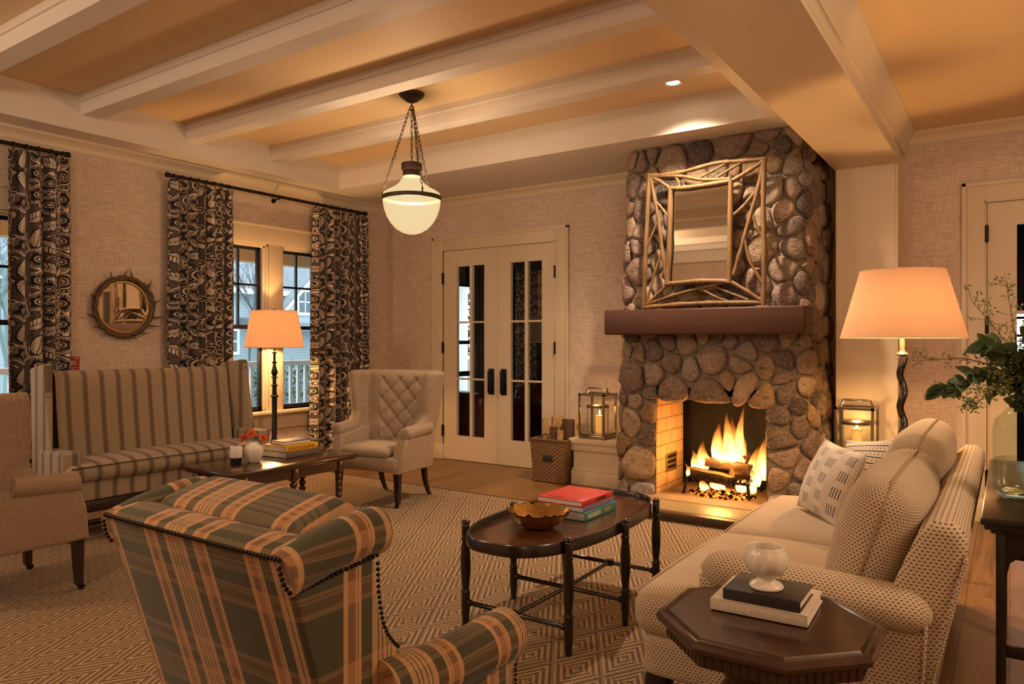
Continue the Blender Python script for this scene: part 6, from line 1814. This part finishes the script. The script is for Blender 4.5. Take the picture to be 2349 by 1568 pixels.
# ------------------------------------------------------------------ room beyond the right door
b = MB(); b.box(-1.2, 3, YB+.16, 10.1, -.1, -.001); struct('floor_hall', b, M['floor'], label='floor beyond the right door')
b = MB(); b.box(-1.2, 3, 10, 10.1, 0, 1.18); b.box(-1.2, 3, 10, 10.1, 1.66, 3); b.box(-1.2, -.9, 10, 10.1, 1.18, 1.66); b.box(2.2, 3, 10, 10.1, 1.18, 1.66); struct('wall_hall_back', b, plain('hall brown panelling', (.10,.055,.025), .6), label='panelled wall beyond the right door')
for (nm, x0, x1) in (('left', -1.3, -1.2), ('right', 3, 3.1)): b = MB(); b.box(x0, x1, YB+.16, 10.1, 0, 3); struct('wall_hall_'+nm, b, DK, label='hall wall '+nm)
b = MB(); b.box(-1.2, 3, YB+.16, 10.1, 2.98, 3.1); struct('ceiling_hall', b, DK, label='hall ceiling')
b = MB(); 
for x in (-.9, -.3, .3, .9, 1.5, 2.2): b.box(x-.02, x+.02, 10, 10.06, 1.18, 1.66)
b.box(-.9, 2.2, 10, 10.06, 1.40, 1.43); b.box(-.9, 2.2, 10, 10.06, 1.60, 1.63); struct('window_4', b, M['black_frame'], label='window beyond the right door')
# ------------------------------------------------------------------ rebase the things that were drawn at the origin
def rebase(name, loc):
    e = bpy.data.objects[name]; e.location = loc
    for ch in e.children: ch.matrix_parent_inverse = Matrix.Translation(-V(loc))
rebase('fireplace', (-2.05, 6.1, 0)); rebase('fire', (-2.0, 6.12, .2)); rebase('sofa', (-.62, 3.42, 0))
# ------------------------------------------------------------------ light
def point(name, loc, e, col, r=.05):
    l = bpy.data.lights.new(name, 'POINT'); l.energy = e; l.color = col; l.shadow_soft_size = r
    o = bpy.data.objects.new(name, l); o.location = loc; C.objects.link(o); return o
def spot(name, loc, e, col, ang=80, blend=.7, to=None, r=.04):
    l = bpy.data.lights.new(name, 'SPOT'); l.energy = e; l.color = col; l.spot_size = R(ang); l.spot_blend = blend; l.shadow_soft_size = r
    o = bpy.data.objects.new(name, l); o.location = loc; C.objects.link(o)
    d = (V(to)-V(loc)) if to else V((0,0,-1))
    o.rotation_euler = d.to_track_quat('-Z', 'Y').to_euler(); return o
WARM = (1.0, .54, .20); WARM2 = (1.0, .73, .49)
w = bpy.data.worlds.new('dusk sky'); bpy.context.scene.world = w; w.use_nodes = True
w.node_tree.nodes['Background'].inputs[0].default_value = (.62, .73, .80, 1)
w.node_tree.nodes['Background'].inputs[1].default_value = 2.3
for (x, y, e) in DOWNLIGHTS: spot('downlight_lamp', (x, y, ZC-.03), e, WARM2, 128, 1.0)
OPAL.inputs[1].default_value = .42
point('pendant_bulb', (-3.79, 4.19, 2.43), 330, WARM2, .09)
point('floor_lamp_bulb', (-5.95, 4.59, 1.385), 36, WARM, .035)
point('floor_lamp_bulb', (-.525, 4.88, 1.475), 30, WARM, .035)
point('fire_glow', (-1.99, 5.98, .42), 13, (1, .42, .10), .10)
point('candle_glow', (-3.215, 6.19, .70), .8, (1, .5, .15), .01)
point('candle_glow', (-.955, 6.045, .74), .8, (1, .5, .15), .01)
# added ambient fill lights without fittings, unseen behind the viewer and in the right hand room
for (x, y, z, e) in ((-2.3, -.3, 2.7, 30), (-5.3, -.4, 2.7, 46), (1.5, 2.6, 2.3, 46), (1.6, -1.6, 2.5, 26)): point('room_fill', (x, y, z), e, WARM2, .22)
point('porch_lamp', (-8.0, 5.0, 2.3), 20, (1, .6, .3), .1)
point('den_fill', (-4.2, 8.8, 2.3), 9, (1, .7, .45), .1)  # added dim fill for the den, not one of its fittings
sc = bpy.context.scene
sc.view_settings.view_transform = 'Standard'; sc.view_settings.look = 'None'; sc.view_settings.gamma = 1; sc.view_settings.exposure = 1.1
sc.view_settings.use_curve_mapping = False
cy = sc.cycles
cy.use_denoising = True; cy.sample_clamp_indirect = 4; cy.sample_clamp_direct = 0
cy.max_bounces = 8; cy.diffuse_bounces = 4; cy.glossy_bounces = 4; cy.transmission_bounces = 6; cy.transparent_max_bounces = 12
cy.caustics_reflective = False; cy.caustics_refractive = False
